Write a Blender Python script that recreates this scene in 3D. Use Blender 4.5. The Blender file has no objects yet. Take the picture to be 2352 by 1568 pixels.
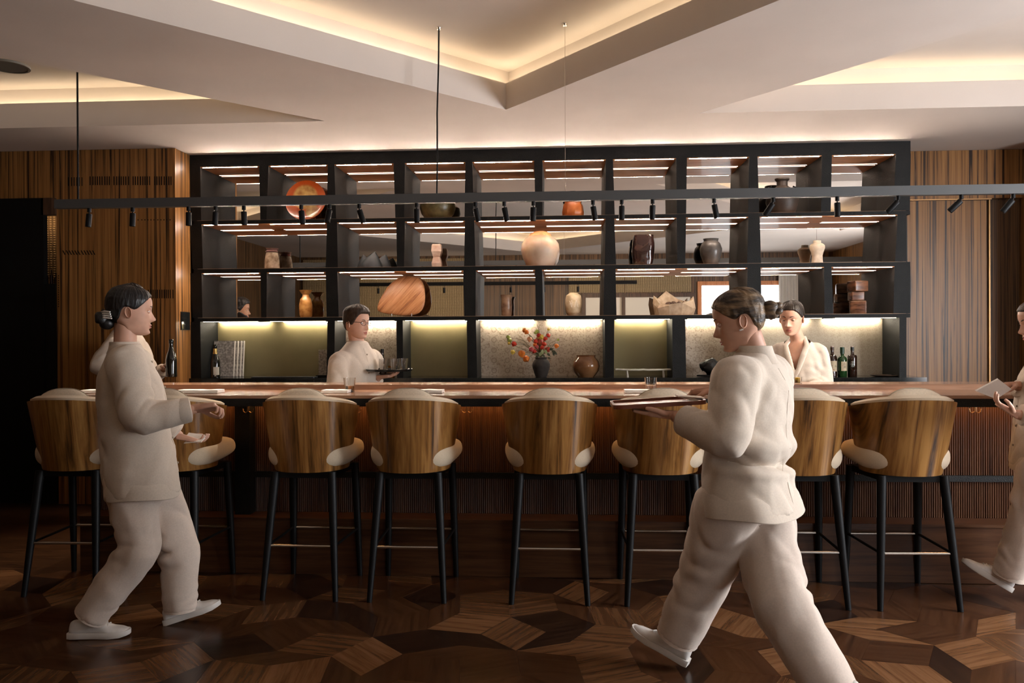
import bpy, bmesh, math, random
import numpy as np
from mathutils import Vector, Matrix, Quaternion, noise
random.seed(7)
SC = bpy.context.scene
COL = SC.collection
PI = math.pi
# ------------------------------------------------------------------ camera
FPX, CAMH = 1829.0, 1.42
PSI, PIT, ROL = math.radians(3.66), math.radians(-.266), math.radians(-.261)
FW = Vector((-math.sin(PSI)*math.cos(PIT), math.cos(PSI)*math.cos(PIT), math.sin(PIT)))
R0 = FW.cross(Vector((0, 0, 1))).normalized(); U0 = R0.cross(FW)
RT = R0*math.cos(ROL) + U0*math.sin(ROL); UP = -R0*math.sin(ROL) + U0*math.cos(ROL)
cam_d = bpy.data.cameras.new('camera'); cam = bpy.data.objects.new('camera', cam_d); COL.objects.link(cam)
cam_d.sensor_width = 36; cam_d.lens = FPX/2352*36; cam_d.clip_start = .05
cam.matrix_world = Matrix(((RT.x, UP.x, -FW.x, 0), (RT.y, UP.y, -FW.y, 0), (RT.z, UP.z, -FW.z, CAMH), (0, 0, 0, 1)))
SC.camera = cam
# ------------------------------------------------------------------ world, exposure
W = bpy.data.worlds.new('world'); SC.world = W; W.use_nodes = True
W.node_tree.nodes['Background'].inputs[0].default_value = (.75, .85, 1, 1)
W.node_tree.nodes['Background'].inputs[1].default_value = .15
vs = SC.view_settings; vs.view_transform = 'Standard'; vs.look = 'None'; vs.gamma = 1; vs.use_curve_mapping = False
vs.exposure = 0.0
SC.cycles.max_bounces = 8; SC.cycles.diffuse_bounces = 4; SC.cycles.glossy_bounces = 5
SC.cycles.transmission_bounces = 6; SC.cycles.caustics_reflective = False; SC.cycles.caustics_refractive = False
SC.cycles.sample_clamp_indirect = 4; SC.cycles.use_denoising = True
# light levels (one place to tune)
L_WINDOW, L_COVE, L_SHELF, L_LOW, L_APRON, L_SPOT = 4.0, 13.0, 190.0, 14.0, 24.0, 45.0
L_HALL, L_SIDE, L_OUT = 14.0, 33.0, 560.0

def P(x, y, Y):
    """the point at depth Y on the room grid that the photograph shows at pixel x, y"""
    d = FW + RT*((x-1176)/FPX) + UP*((784-y)/FPX)
    return d*(Y/d.y) + Vector((0, 0, CAMH))
def PZ(x, y, z):
    d = FW + RT*((x-1176)/FPX) + UP*((784-y)/FPX)
    return d*((z-CAMH)/d.z) + Vector((0, 0, CAMH))

# ------------------------------------------------------------------ node materials
def _nt(name):
    m = bpy.data.materials.new(name); m.use_nodes = True
    nt = m.node_tree; return m, nt, nt.nodes['Principled BSDF']
def _n(nt, t, **kw):
    n = nt.nodes.new(t)
    for k, v in kw.items():
        if isinstance(k, str) and k.startswith('i_'):
            n.inputs[k[2:]].default_value = v
        else: setattr(n, k, v)
    return n
def pset(b, rough=.5, metal=0, spec=.5, coat=0, sheen=0, trans=0, ior=1.45, sss=0):
    b.inputs['Roughness'].default_value = rough; b.inputs['Metallic'].default_value = metal
    b.inputs['Specular IOR Level'].default_value = spec; b.inputs['Coat Weight'].default_value = coat
    b.inputs['Sheen Weight'].default_value = sheen; b.inputs['Transmission Weight'].default_value = trans
    b.inputs['IOR'].default_value = ior
    if sss: b.inputs['Subsurface Weight'].default_value = sss; b.inputs['Subsurface Radius'].default_value = (.012, .005, .003)
def coords(nt, scale=(1, 1, 1), rnd=True, rot=None):
    tc = _n(nt, 'ShaderNodeTexCoord'); mp = _n(nt, 'ShaderNodeMapping')
    mp.inputs['Scale'].default_value = scale
    if rot: mp.vector_type = 'TEXTURE'; mp.inputs['Rotation'].default_value = rot; mp.inputs['Scale'].default_value = tuple(1/x for x in scale)
    if rnd:
        oi = _n(nt, 'ShaderNodeObjectInfo'); vm = _n(nt, 'ShaderNodeVectorMath', operation='SCALE')
        cb = _n(nt, 'ShaderNodeCombineXYZ'); nt.links.new(oi.outputs['Random'], cb.inputs[0]); nt.links.new(oi.outputs['Random'], cb.inputs[1])
        nt.links.new(cb.outputs[0], vm.inputs[0]); vm.inputs['Scale'].default_value = 13.7
        ad = _n(nt, 'ShaderNodeVectorMath', operation='ADD')
        nt.links.new(tc.outputs['Object'], ad.inputs[0]); nt.links.new(vm.outputs[0], ad.inputs[1])
        nt.links.new(ad.outputs[0], mp.inputs['Vector'])
    else: nt.links.new(tc.outputs['Object'], mp.inputs['Vector'])
    return mp.outputs['Vector']
def ramp(nt, fac, stops, inter='LINEAR'):
    r = _n(nt, 'ShaderNodeValToRGB'); r.color_ramp.interpolation = inter
    e = r.color_ramp.elements
    while len(e) < len(stops): e.new(.5)
    for q, (p, c) in zip(e, stops): q.position = p; q.color = (*c, 1) if len(c) == 3 else c
    nt.links.new(fac, r.inputs[0]); return r.outputs[0]
def bump(nt, b, h, dist=.002, strength=1.0):
    bp = _n(nt, 'ShaderNodeBump'); bp.inputs['Distance'].default_value = dist; bp.inputs['Strength'].default_value = strength
    nt.links.new(h, bp.inputs['Height']); nt.links.new(bp.outputs[0], b.inputs['Normal'])
def plain(name, c, rough=.5, metal=0, **kw):
    m, nt, b = _nt(name); b.inputs['Base Color'].default_value = (*c, 1); pset(b, rough, metal, **kw); return m
def emit(name, c, s):
    m, nt, b = _nt(name); b.inputs['Base Color'].default_value = (*c, 1)
    b.inputs['Emission Color'].default_value = (*c, 1); b.inputs['Emission Strength'].default_value = s; return m
def noisy(name, c1, c2, scale=20, rough=.6, bscale=None, bdist=.0015, lo=.35, hi=.65, detail=4, stretch=(1, 1, 1), rnd=True, **kw):
    """two-colour mottled surface with a fine relief"""
    m, nt, b = _nt(name); v = coords(nt, stretch, rnd)
    n = _n(nt, 'ShaderNodeTexNoise'); n.inputs['Scale'].default_value = scale; n.inputs['Detail'].default_value = detail
    nt.links.new(v, n.inputs['Vector'])
    nt.links.new(ramp(nt, n.outputs['Fac'], [(lo, c1), (hi, c2)]), b.inputs['Base Color'])
    pset(b, rough, **kw)
    if bscale:
        n2 = _n(nt, 'ShaderNodeTexNoise'); n2.inputs['Scale'].default_value = bscale; n2.inputs['Detail'].default_value = 3
        nt.links.new(v, n2.inputs['Vector']); bump(nt, b, n2.outputs['Fac'], bdist)
    return m
def wood(name, dark, mid, light, sc=(26, 26, .9), rough=.42, fine=3.0, warp=1.4, stops=(.30, .46, .62), bd=.0006, coat=0.0, mixxy=True, rnd=True, spec=.4, rot=None):
    """long-grained veneer: noise stretched along one axis"""
    m, nt, b = _nt(name); v = coords(nt, sc, rnd, rot)
    if mixxy:
        sp = _n(nt, 'ShaderNodeSeparateXYZ'); nt.links.new(v, sp.inputs[0])
        a = _n(nt, 'ShaderNodeMath', operation='ADD'); nt.links.new(sp.outputs[0], a.inputs[0]); nt.links.new(sp.outputs[1], a.inputs[1])
        cb = _n(nt, 'ShaderNodeCombineXYZ'); nt.links.new(a.outputs[0], cb.inputs[0]); nt.links.new(sp.outputs[2], cb.inputs[2]); v = cb.outputs[0]
    n = _n(nt, 'ShaderNodeTexNoise'); n.inputs['Scale'].default_value = 1.0; n.inputs['Detail'].default_value = 5
    n.inputs['Roughness'].default_value = .62; n.inputs['Distortion'].default_value = warp; nt.links.new(v, n.inputs['Vector'])
    n2 = _n(nt, 'ShaderNodeTexNoise'); n2.inputs['Scale'].default_value = fine*2; n2.inputs['Detail'].default_value = 3; nt.links.new(v, n2.inputs['Vector'])
    mx = _n(nt, 'ShaderNodeMath', operation='MULTIPLY_ADD'); nt.links.new(n2.outputs['Fac'], mx.inputs[0]); mx.inputs[1].default_value = .22
    nt.links.new(n.outputs['Fac'], mx.inputs[2])
    sb = _n(nt, 'ShaderNodeMath', operation='SUBTRACT'); nt.links.new(mx.outputs[0], sb.inputs[0]); sb.inputs[1].default_value = .11
    c = ramp(nt, sb.outputs[0], [(stops[0], dark), (stops[1], mid), (stops[2], light)])
    nt.links.new(c, b.inputs['Base Color']); pset(b, rough, coat=coat, spec=spec)
    bump(nt, b, sb.outputs[0], bd); return m

M = {}
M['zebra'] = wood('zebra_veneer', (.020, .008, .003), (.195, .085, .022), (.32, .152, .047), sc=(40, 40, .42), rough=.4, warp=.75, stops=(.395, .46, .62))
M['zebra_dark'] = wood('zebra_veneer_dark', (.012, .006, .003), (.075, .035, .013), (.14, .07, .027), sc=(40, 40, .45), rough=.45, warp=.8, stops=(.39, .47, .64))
M['stool_wood'] = wood('stool_veneer', (.03, .012, .004), (.20, .088, .022), (.37, .19, .058), sc=(19, 3, 1.3), rough=.3, warp=.8, stops=(.31, .46, .66), coat=.15)
M['soffit'] = wood('cedar_soffit', (.40, .155, .06), (.64, .28, .115), (.78, .38, .17), sc=(3, 60, 1), rough=.42, mixxy=False, warp=.4, coat=.08)
M['bounce_pale'] = wood('pale_bounce_lining', (.42, .23, .12), (.58, .36, .21), (.68, .45, .28), sc=(1.5, 30, 30), rough=.5, mixxy=False)
M['bar_top'] = wood('bar_walnut', (.13, .062, .034), (.23, .122, .072), (.31, .175, .11), sc=(1.2, 22, 22), rough=.22, mixxy=False, warp=.6, coat=.3)
M['bar_panel'] = wood('bar_front_wood', (.032, .011, .005), (.064, .024, .010), (.095, .039, .017), sc=(40, 40, 1.2), rough=.45, warp=.5)
M['step_wood'] = wood('step_wood', (.030, .011, .005), (.056, .022, .0095), (.08, .034, .015), sc=(1.3, 30, 30), rough=.35, mixxy=False, warp=.7)
M['shoji'] = plain('shoji_paper', (.62, .55, .46), .9)
M['frame_brown'] = wood('brown_frame', (.03, .014, .008), (.06, .03, .016), (.10, .05, .03), rough=.5)
M['frame_orange'] = wood('orange_frame', (.35, .11, .035), (.5, .18, .06), (.6, .24, .09), rough=.5)
def shark():
    m, nt, b = _nt('black_textured_timber'); v = coords(nt, (1, 1, 1), False)
    vo = _n(nt, 'ShaderNodeTexVoronoi'); vo.inputs['Scale'].default_value = 190; nt.links.new(v, vo.inputs['Vector'])
    n = _n(nt, 'ShaderNodeTexNoise'); n.inputs['Scale'].default_value = 9; nt.links.new(v, n.inputs['Vector'])
    nt.links.new(ramp(nt, n.outputs['Fac'], [(.3, (.0035, .004, .004)), (.7, (.008, .008, .0078))]), b.inputs['Base Color'])
    pset(b, .55, spec=.28); bump(nt, b, vo.outputs['Distance'], .0016, .8); return m
M['shark'] = shark()
M['black_gloss'] = noisy('black_polished_stone', (.006, .007, .007), (.014, .015, .014), 30, .12, spec=.6)
M['black_matt'] = plain('black_metal', (.011, .011, .012), .45, 0, spec=.5)
M['black_leg'] = plain('black_stained_wood', (.0035, .0035, .004), .5, 0, spec=.22)
M['void'] = plain('void_black', (.004, .0035, .0032), .6, spec=.2)
M['rail'] = plain('grey_black_rail', (.075, .078, .081), .42, .3)
M['steel'] = plain('brushed_steel', (.62, .58, .53), .25, 1)
M['brass'] = plain('dull_brass', (.35, .2, .09), .35, 1)
M['mirror'] = plain('mirror_glass', (.86, .84, .81), .012, 1)
def ceil_mat():
    m = noisy('ceiling_paint', (.60, .53, .475), (.66, .585, .525), 1.1, .85, 60, .0004, rnd=False); return m
M['ceil'] = ceil_mat()
M['gold'] = noisy('olive_gold_lacquer', (.20, .163, .08), (.235, .192, .10), 3, .38, spec=.35)
def pattern(name, base, ring, k=.098, fine=False):
    """papered panel: rows of faint ring motifs over a mottled ground"""
    m, nt, b = _nt(name); tc = _n(nt, 'ShaderNodeTexCoord'); sp = _n(nt, 'ShaderNodeSeparateXYZ'); nt.links.new(tc.outputs['Object'], sp.inputs[0])
    def cell(o, per):
        a = _n(nt, 'ShaderNodeMath', operation='DIVIDE'); nt.links.new(o, a.inputs[0]); a.inputs[1].default_value = per
        f = _n(nt, 'ShaderNodeMath', operation='FRACT'); nt.links.new(a.outputs[0], f.inputs[0])
        s = _n(nt, 'ShaderNodeMath', operation='SUBTRACT'); nt.links.new(f.outputs[0], s.inputs[0]); s.inputs[1].default_value = .5
        q = _n(nt, 'ShaderNodeMath', operation='MULTIPLY'); nt.links.new(s.outputs[0], q.inputs[0]); q.inputs[1].default_value = per; return q.outputs[0]
    px, pz = cell(sp.outputs[0], k*1.25), cell(sp.outputs[2], k*.95)
    cb = _n(nt, 'ShaderNodeCombineXYZ'); nt.links.new(px, cb.inputs[0]); nt.links.new(pz, cb.inputs[1])
    ln = _n(nt, 'ShaderNodeVectorMath', operation='LENGTH'); nt.links.new(cb.outputs[0], ln.inputs[0])
    r = ramp(nt, ln.outputs['Value'], [(0, (.5,)*3), (k*.10, (0,)*3), (k*.16, (.35,)*3), (k*.20, (1,)*3), (k*.25, (1,)*3), (k*.28, (0,)*3)])
    n = _n(nt, 'ShaderNodeTexNoise'); n.inputs['Scale'].default_value = 85 if not fine else 120; n.inputs['Detail'].default_value = 3; nt.links.new(tc.outputs['Object'], n.inputs['Vector'])
    sp2 = ramp(nt, n.outputs['Fac'], [(.50, (0,)*3), (.72, (.8,)*3)])
    n3 = _n(nt, 'ShaderNodeTexNoise'); n3.inputs['Scale'].default_value = 4; nt.links.new(tc.outputs['Object'], n3.inputs['Vector'])
    mu = _n(nt, 'ShaderNodeMath', operation='MULTIPLY'); nt.links.new(r, mu.inputs[0]); nt.links.new(n3.outputs['Fac'], mu.inputs[1])
    ad = _n(nt, 'ShaderNodeMath', operation='MAXIMUM'); nt.links.new(mu.outputs[0], ad.inputs[0]); nt.links.new(sp2, ad.inputs[1])
    if fine:
        mu.inputs[1].default_value = .1
    mx = _n(nt, 'ShaderNodeMix', data_type='RGBA'); nt.links.new(ad.outputs[0], mx.inputs['Factor'])
    mx.inputs[6].default_value = (*base, 1); mx.inputs[7].default_value = (*ring, 1)
    nt.links.new(mx.outputs[2], b.inputs['Base Color']); pset(b, .6, spec=.3); return m
M['paper'] = pattern('ring_motif_paper', (.46, .37, .29), (.17, .115, .075))
M['paper2'] = pattern('fine_motif_paper', (.42, .35, .265), (.28, .22, .16), .05, True)
def woven():
    m, nt, b = _nt('woven_reed_screen'); v = coords(nt, (1, 1, 1), False)
    w = _n(nt, 'ShaderNodeTexWave'); w.bands_direction = 'X'; w.inputs['Scale'].default_value = 9; w.inputs['Distortion'].default_value = 2; nt.links.new(v, w.inputs['Vector'])
    w2 = _n(nt, 'ShaderNodeTexWave'); w2.bands_direction = 'Z'; w2.inputs['Scale'].default_value = 14; nt.links.new(v, w2.inputs['Vector'])
    mu = _n(nt, 'ShaderNodeMath', operation='MULTIPLY'); nt.links.new(w.outputs['Fac'], mu.inputs[0]); nt.links.new(w2.outputs['Fac'], mu.inputs[1])
    nt.links.new(ramp(nt, mu.outputs[0], [(0, (.13, .085, .04)), (.5, (.34, .24, .12)), (1, (.55, .42, .24))]), b.inputs['Base Color'])
    pset(b, .8); bump(nt, b, mu.outputs[0], .006); return m
M['woven'] = woven()
def cloth(name, c, sc=420, bd=.00022, var=.10, rough=.9, sheen=.15):
    m, nt, b = _nt(name); v = coords(nt, (1, 1, 1), False)
    n = _n(nt, 'ShaderNodeTexNoise'); n.inputs['Scale'].default_value = sc*.35; n.inputs['Detail'].default_value = 2; nt.links.new(v, n.inputs['Vector'])
    n2 = _n(nt, 'ShaderNodeTexNoise'); n2.inputs['Scale'].default_value = 7; n2.inputs['Detail'].default_value = 4; nt.links.new(v, n2.inputs['Vector'])
    mx = _n(nt, 'ShaderNodeMath', operation='MULTIPLY_ADD'); nt.links.new(n2.outputs['Fac'], mx.inputs[0]); mx.inputs[1].default_value = .5; nt.links.new(n.outputs['Fac'], mx.inputs[2])
    var = var*.5; lo = tuple(x*(1-var) for x in c); hi = tuple(min(1, x*(1+var)) for x in c)
    nt.links.new(ramp(nt, mx.outputs[0], [(.55, lo), (.95, hi)]), b.inputs['Base Color'])
    pset(b, rough, sheen=sheen, spec=.2); bump(nt, b, n.outputs['Fac'], bd); return m
M['linen'] = cloth('oatmeal_linen', (.60, .515, .43))
M['linen_trouser'] = cloth('pale_linen', (.62, .52, .445))
M['knit'] = cloth('ivory_crepe', (.56, .495, .43))
M['boucle'] = cloth('cream_boucle', (.60, .50, .375), 300, .0012, .14)
M['seat_fab'] = cloth('cream_upholstery', (.58, .475, .345), 420, .0004, .08)
M['piping'] = cloth('grey_piping', (.36, .30, .22))
M['napkin'] = cloth('white_napkin', (.80, .74, .68), 300, .0002, .04)
def skin_mat(name, c):
    m, nt, b = _nt(name); v = coords(nt, (1, 1, 1), False)
    n = _n(nt, 'ShaderNodeTexNoise'); n.inputs['Scale'].default_value = 24; nt.links.new(v, n.inputs['Vector'])
    nt.links.new(ramp(nt, n.outputs['Fac'], [(.35, tuple(x*.88 for x in c)), (.65, c)]), b.inputs['Base Color'])
    pset(b, .48, spec=.4, sss=.12); return m
M['skin'] = skin_mat('skin_fair', (.62, .36, .26))
M['skin2'] = skin_mat('skin_light', (.60, .34, .24))
M['skin3'] = skin_mat('skin_tan', (.50, .28, .185))
M['lips'] = plain('lips', (.40, .13, .11), .4)
M['hair_black'] = noisy('hair_black', (.006, .0055, .006), (.016, .014, .014), 40, .38, 160, .002, stretch=(1, 1, .25))
M['hair_brown'] = noisy('hair_brown', (.018, .010, .006), (.04, .024, .014), 40, .6, 160, .002, stretch=(1, .25, 1))
M['hair_dark'] = noisy('hair_dark', (.010, .0065, .005), (.024, .015, .010), 40, .5, 160, .002, stretch=(1, .25, 1))
M['hair_streak'] = noisy('hair_streaked', (.03, .019, .012), (.24, .155, .085), 22, .42, 160, .002, lo=.42, hi=.68, stretch=(.6, .3, 2.2))
M['eye'] = plain('eye_white', (.7, .66, .62), .2)
M['iris'] = plain('eye_dark', (.03, .02, .014), .15)
M['shoe'] = noisy('white_leather', (.58, .55, .52), (.66, .63, .6), 30, .5)
M['sole'] = plain('white_rubber', (.62, .58, .54), .6)
M['white_clip'] = plain('pearl_clip', (.8, .77, .74), .3)
M['button'] = plain('horn_button', (.33, .27, .2), .4)
M['led'] = emit('led_shelf', (1, .74, .55), L_SHELF)
M['led_back'] = emit('led_shelf_rear', (1, .80, .64), 7.0)
M['led_out'] = emit('led_shelf_lens', (1, .83, .70), L_OUT)
M['led_low'] = emit('led_counter', (1, .84, .60), L_LOW)
M['led_wash'] = emit('led_panel_wash', (1, .90, .70), 170.0)
M['led_cove'] = emit('led_cove', (1, .85, .60), L_COVE)
M['led_work'] = emit('led_worktop', (1, .80, .60), 6.0)
M['led_apron'] = emit('led_apron', (1, .50, .16), L_APRON)
M['window2'] = emit('window_side_daylight', (.93, .96, 1), L_SIDE)
M['window'] = emit('window_daylight', (.90, .95, 1), L_WINDOW)
M['hall'] = emit('hall_glow', (1, .62, .34), L_HALL)
M['lens'] = emit('spot_lens', (1, .8, .6), 1.5)
# ------------------------------------------------------------------ mesh helpers
ORG = {}
class MB:
    def __init__(s): s.v = []; s.f = []; s.mi = []
    def add(s, vs, fs, mi=0):
        b = len(s.v); s.v += [tuple(v) for v in vs]; s.f += [tuple(i+b for i in f) for f in fs]; s.mi += [mi]*len(fs); return s
    def box(s, x0, x1, y0, y1, z0, z1, mi=0, rot=None, piv=None):
        vs = [Vector(c) for c in ((x0, y0, z0), (x1, y0, z0), (x1, y1, z0), (x0, y1, z0), (x0, y0, z1), (x1, y0, z1), (x1, y1, z1), (x0, y1, z1))]
        if rot is not None:
            p = Vector(piv) if piv is not None else Vector(((x0+x1)/2, (y0+y1)/2, (z0+z1)/2)); vs = [rot @ (v-p) + p for v in vs]
        return s.add(vs, [(0, 3, 2, 1), (4, 5, 6, 7), (0, 1, 5, 4), (1, 2, 6, 5), (2, 3, 7, 6), (3, 0, 4, 7)], mi)
    def rings(s, rs, cap=True, mi=0, closed=True):
        n = len(rs[0]); vs = [v for r in rs for v in r]; fs = []
        for i in range(len(rs)-1):
            for j in range(n if closed else n-1):
                k = (j+1) % n; fs.append((i*n+j, i*n+k, (i+1)*n+k, (i+1)*n+j))
        if cap: fs += [tuple(range(n))[::-1], tuple(range((len(rs)-1)*n, len(rs)*n))]
        return s.add(vs, fs, mi)
    def lathe(s, prof, c=(0, 0, 0), seg=28, mi=0, cap=True, sx=1, sy=1, wob=None):
        rs = []
        for r, z in prof:
            rs.append([(c[0]+r*sx*math.cos(t)*(wob(t, z) if wob else 1), c[1]+r*sy*math.sin(t)*(wob(t, z) if wob else 1), c[2]+z) for t in (2*PI*j/seg for j in range(seg))])
        return s.rings(rs, cap, mi)
    def tube(s, pts, rad, seg=10, mi=0, cap=True, flat=1.0, upv=None):
        pts = [Vector(p) for p in pts]; n = len(pts)
        if not isinstance(rad, (list, tuple)): rad = [rad]*n
        rs = []; prev = None
        for i, p in enumerate(pts):
            t = (pts[min(i+1, n-1)]-pts[max(i-1, 0)]).normalized()
            if prev is None:
                a = Vector(upv) if upv is not None else (Vector((0, 0, 1)) if abs(t.z) < .9 else Vector((1, 0, 0)))
                u = (a - t*a.dot(t)).normalized()
            else: u = (prev - t*prev.dot(t)).normalized()
            prev = u; w = t.cross(u)
            r = rad[i]; rs.append([p + u*(r*flat*math.cos(q)) + w*(r*math.sin(q)) for q in (2*PI*j/seg for j in range(seg))])
        return s.rings(rs, cap, mi)
    def ball(s, c, r, seg=14, mi=0, sc=(1, 1, 1), mat=None):
        c = Vector(c); rs = []
        for i in range(1, seg):
            a = PI*i/seg
            rs.append([Vector((sc[0]*r*math.sin(a)*math.cos(q), sc[1]*r*math.sin(a)*math.sin(q), -sc[2]*r*math.cos(a))) for q in (2*PI*j/(seg*2) for j in range(seg*2))])
        if mat is not None: rs = [[mat @ v for v in r_] for r_ in rs]
        return s.rings([[c+v for v in r_] for r_ in rs], True, mi)
    def prism(s, poly, z0, z1, mi=0):
        n = len(poly); vs = [(x, y, z0) for x, y in poly]+[(x, y, z1) for x, y in poly]
        return s.add(vs, [tuple(range(n))[::-1], tuple(range(n, 2*n))]+[(i, (i+1) % n, n+(i+1) % n, n+i) for i in range(n)], mi)
    def xf(s, mtx):
        s.v = [tuple(mtx @ Vector(v)) for v in s.v]; return s
    def join(s, o): return s.add(o.v, o.f) if not o.mi else s._join(o)
    def _join(s, o):
        b = len(s.v); s.v += o.v; s.f += [tuple(i+b for i in f) for f in o.f]; s.mi += o.mi; return s

def mesh(name, mb, mats, smooth=True):
    me = bpy.data.meshes.new(name); me.from_pydata(mb.v, [], mb.f)
    for m in (mats if isinstance(mats, (list, tuple)) else [mats]): me.materials.append(m)
    if any(mb.mi): me.polygons.foreach_set('material_index', mb.mi)
    me.validate()
    bm = bmesh.new(); bm.from_mesh(me); bmesh.ops.recalc_face_normals(bm, faces=bm.faces)
    if smooth:
        for f in bm.faces: f.smooth = True
        for e in bm.edges:
            if len(e.link_faces) == 2 and e.calc_face_angle(0) > .6: e.smooth = False
    bm.to_mesh(me); bm.free(); return me
def obj(name, mb, mats, parent=None, smooth=True, kind=None, label=None):
    """links one mesh object; vertices are given in room coordinates (or the parent's own space for prototypes)"""
    if parent is not None:
        o0 = ORG.get(parent.name, Vector((0, 0, 0)))
    else:
        a = np.array(mb.v); lo, hi = a.min(0), a.max(0); o0 = Vector(((lo[0]+hi[0])/2, (lo[1]+hi[1])/2, lo[2]))
    mb.v = [tuple(Vector(v)-o0) for v in mb.v]
    o = bpy.data.objects.new(name, mesh(name, mb, mats, smooth)); COL.objects.link(o)
    if parent is not None: o.parent = parent; ORG[o.name] = o0
    else: o.location = o0; ORG[o.name] = o0
    if kind: o['kind'] = kind
    if label: o['label'] = label
    return o
def tag(o, label, cat, group=None):
    o['label'] = label; o['category'] = cat
    if group: o['group'] = group
    return o
def thing(name, label, cat, loc=(0, 0, 0), group=None):
    o = bpy.data.objects.new(name, None); COL.objects.link(o); o.empty_display_size = .1
    o.location = loc; ORG[o.name] = Vector(loc); return tag(o, label, cat, group)
def struct(name, mb, mats, parent=None, smooth=False):
    o = obj(name, mb, mats, parent, smooth)
    if parent is None: o['kind'] = 'structure'
    return o
def dup(root, loc, rotz, label):
    r = root.copy(); COL.objects.link(r); r.location = loc; r.rotation_euler = (0, 0, rotz); r['label'] = label
    for ch in list(root.children):
        c = ch.copy(); COL.objects.link(c); c.parent = r
        for g in list(ch.children):
            d = g.copy(); COL.objects.link(d); d.parent = c
    return r
def evalmesh(mb, mods):
    """runs modifiers on a temporary object and gives back the plain mesh data"""
    me = bpy.data.meshes.new('tmp'); me.from_pydata(mb.v, [], mb.f); me.validate()
    bm = bmesh.new(); bm.from_mesh(me); bmesh.ops.recalc_face_normals(bm, faces=bm.faces); bm.to_mesh(me); bm.free()
    o = bpy.data.objects.new('tmp', me); COL.objects.link(o)
    for t, kw in mods:
        m = o.modifiers.new('m', t)
        for k, v in kw.items(): setattr(m, k, v)
    dg = bpy.context.evaluated_depsgraph_get(); ev = o.evaluated_get(dg)
    m2 = bpy.data.meshes.new_from_object(ev, depsgraph=dg)
    out = MB(); n = len(m2.vertices); co = np.empty(n*3); m2.vertices.foreach_get('co', co); co = co.reshape(-1, 3)
    out.v = [tuple(c) for c in co]; out.f = [tuple(p.vertices) for p in m2.polygons]; out.mi = [0]*len(out.f)
    bpy.data.objects.remove(o); bpy.data.meshes.remove(me); bpy.data.meshes.remove(m2)
    return out
def fuse(mb, vox=.008, it=6, fac=.5):
    return evalmesh(mb, [('REMESH', dict(mode='VOXEL', voxel_size=vox)), ('SMOOTH', dict(factor=fac, iterations=it))])
def subd(mb, lv=1): return evalmesh(mb, [('SUBSURF', dict(levels=lv))])
def normals(mb):
    v = np.array(mb.v); n = np.zeros_like(v)
    q = [f for f in mb.f if len(f) >= 3]
    a = np.array([f[:3] for f in q]); fn = np.cross(v[a[:, 1]]-v[a[:, 0]], v[a[:, 2]]-v[a[:, 0]])
    for k in range(3): np.add.at(n, a[:, k], fn)
    q4 = np.array([f[:4] for f in mb.f if len(f) == 4])
    if len(q4):
        fn = np.cross(v[q4[:, 2]]-v[q4[:, 0]], v[q4[:, 3]]-v[q4[:, 0]]); np.add.at(n, q4[:, 3], fn)
    l = np.linalg.norm(n, axis=1); l[l == 0] = 1; return n/l[:, None]
def superbox(mb, c, s, p=4.0, n=12, mi=0, taper=1.0):
    """soft pillow-like block: superellipsoid of half sizes s"""
    rs = []; sg = lambda x: math.copysign(abs(x)**(2/p), x)
    for i in range(1, n):
        a = -PI/2+PI*i/n; k = taper+(1-taper)*(.5-.5*math.sin(a)) if taper != 1 else 1
        rs.append([(c[0]+k*s[0]*sg(math.cos(a))*sg(math.cos(q)), c[1]+k*s[1]*sg(math.cos(a))*sg(math.sin(q)), c[2]+s[2]*sg(math.sin(a))) for q in (2*PI*j/(n*2) for j in range(n*2))])
    return mb.rings(rs, True, mi)
def smoothstep(a, b, x):
    t = min(1, max(0, (x-a)/(b-a))); return t*t*(3-2*t)
def interp(tab, x):
    for (a, b) in zip(tab, tab[1:]):
        if x <= b[0]:
            t = 0 if b[0] == a[0] else max(0, (x-a[0])/(b[0]-a[0])); t = t*t*(3-2*t) if False else t
            return [p+(q-p)*t for p, q in zip(a[1:], b[1:])]
    return list(tab[-1][1:])
# ------------------------------------------------------------------ the room
ZC, ZL, ZU = 3.057, 3.246, 3.40           # ceiling, cove lip, raised ceiling
XL, XR, YF = -5.3, 5.2, -1.2              # outer walls
fl = MB().box(XL, XR, YF, 7.75, -.1, -.004)
floor = struct('floor', fl, wood('parquet_field', (.016, .007, .003), (.034, .014, .006), (.055, .024, .010), sc=(3, 30, 3), rough=.3, mixxy=False))
def penrose(g, N, lim):
    Z = np.array([[math.cos(2*PI*k/5), math.sin(2*PI*k/5)] for k in range(5)]); out = []
    for r in range(5):
        for s in range(r+1, 5):
            D = Z[r, 0]*Z[s, 1]-Z[r, 1]*Z[s, 0]
            kr, ks = [a.ravel() for a in np.meshgrid(np.arange(-N, N+1), np.arange(-N, N+1), indexing='ij')]
            a = kr-g[r]; b = ks-g[s]; x = (a*Z[s, 1]-b*Z[r, 1])/D; y = (b*Z[r, 0]-a*Z[s, 0])/D
            K = np.ceil(x[:, None]*Z[:, 0]+y[:, None]*Z[:, 1]+g-1e-9); K[:, r] = kr; K[:, s] = ks
            q = []
            for e1, e2 in ((0, 0), (1, 0), (1, 1), (0, 1)):
                K1 = K.copy(); K1[:, r] += e1; K1[:, s] += e2; q.append(K1@Z)
            q = np.stack(q, 1); out.append(q[(np.abs(q[:, 0]) < lim).all(1)])
    return np.concatenate(out)
TL = penrose(np.array([0.5118216247002567, 0.9504636963259353, 0.14415961271963373, 0.9486494471372439, -2.5550943808830695]), 70, 60)
w_ = (TL[..., 0]+1j*TL[..., 1])*(0.2436968325038583+0.11551744806330075j)+(11.182289443738739-2.600311509735537j)
TL = np.stack([w_.real, w_.imag], -1); ct = TL.mean(1)
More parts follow.
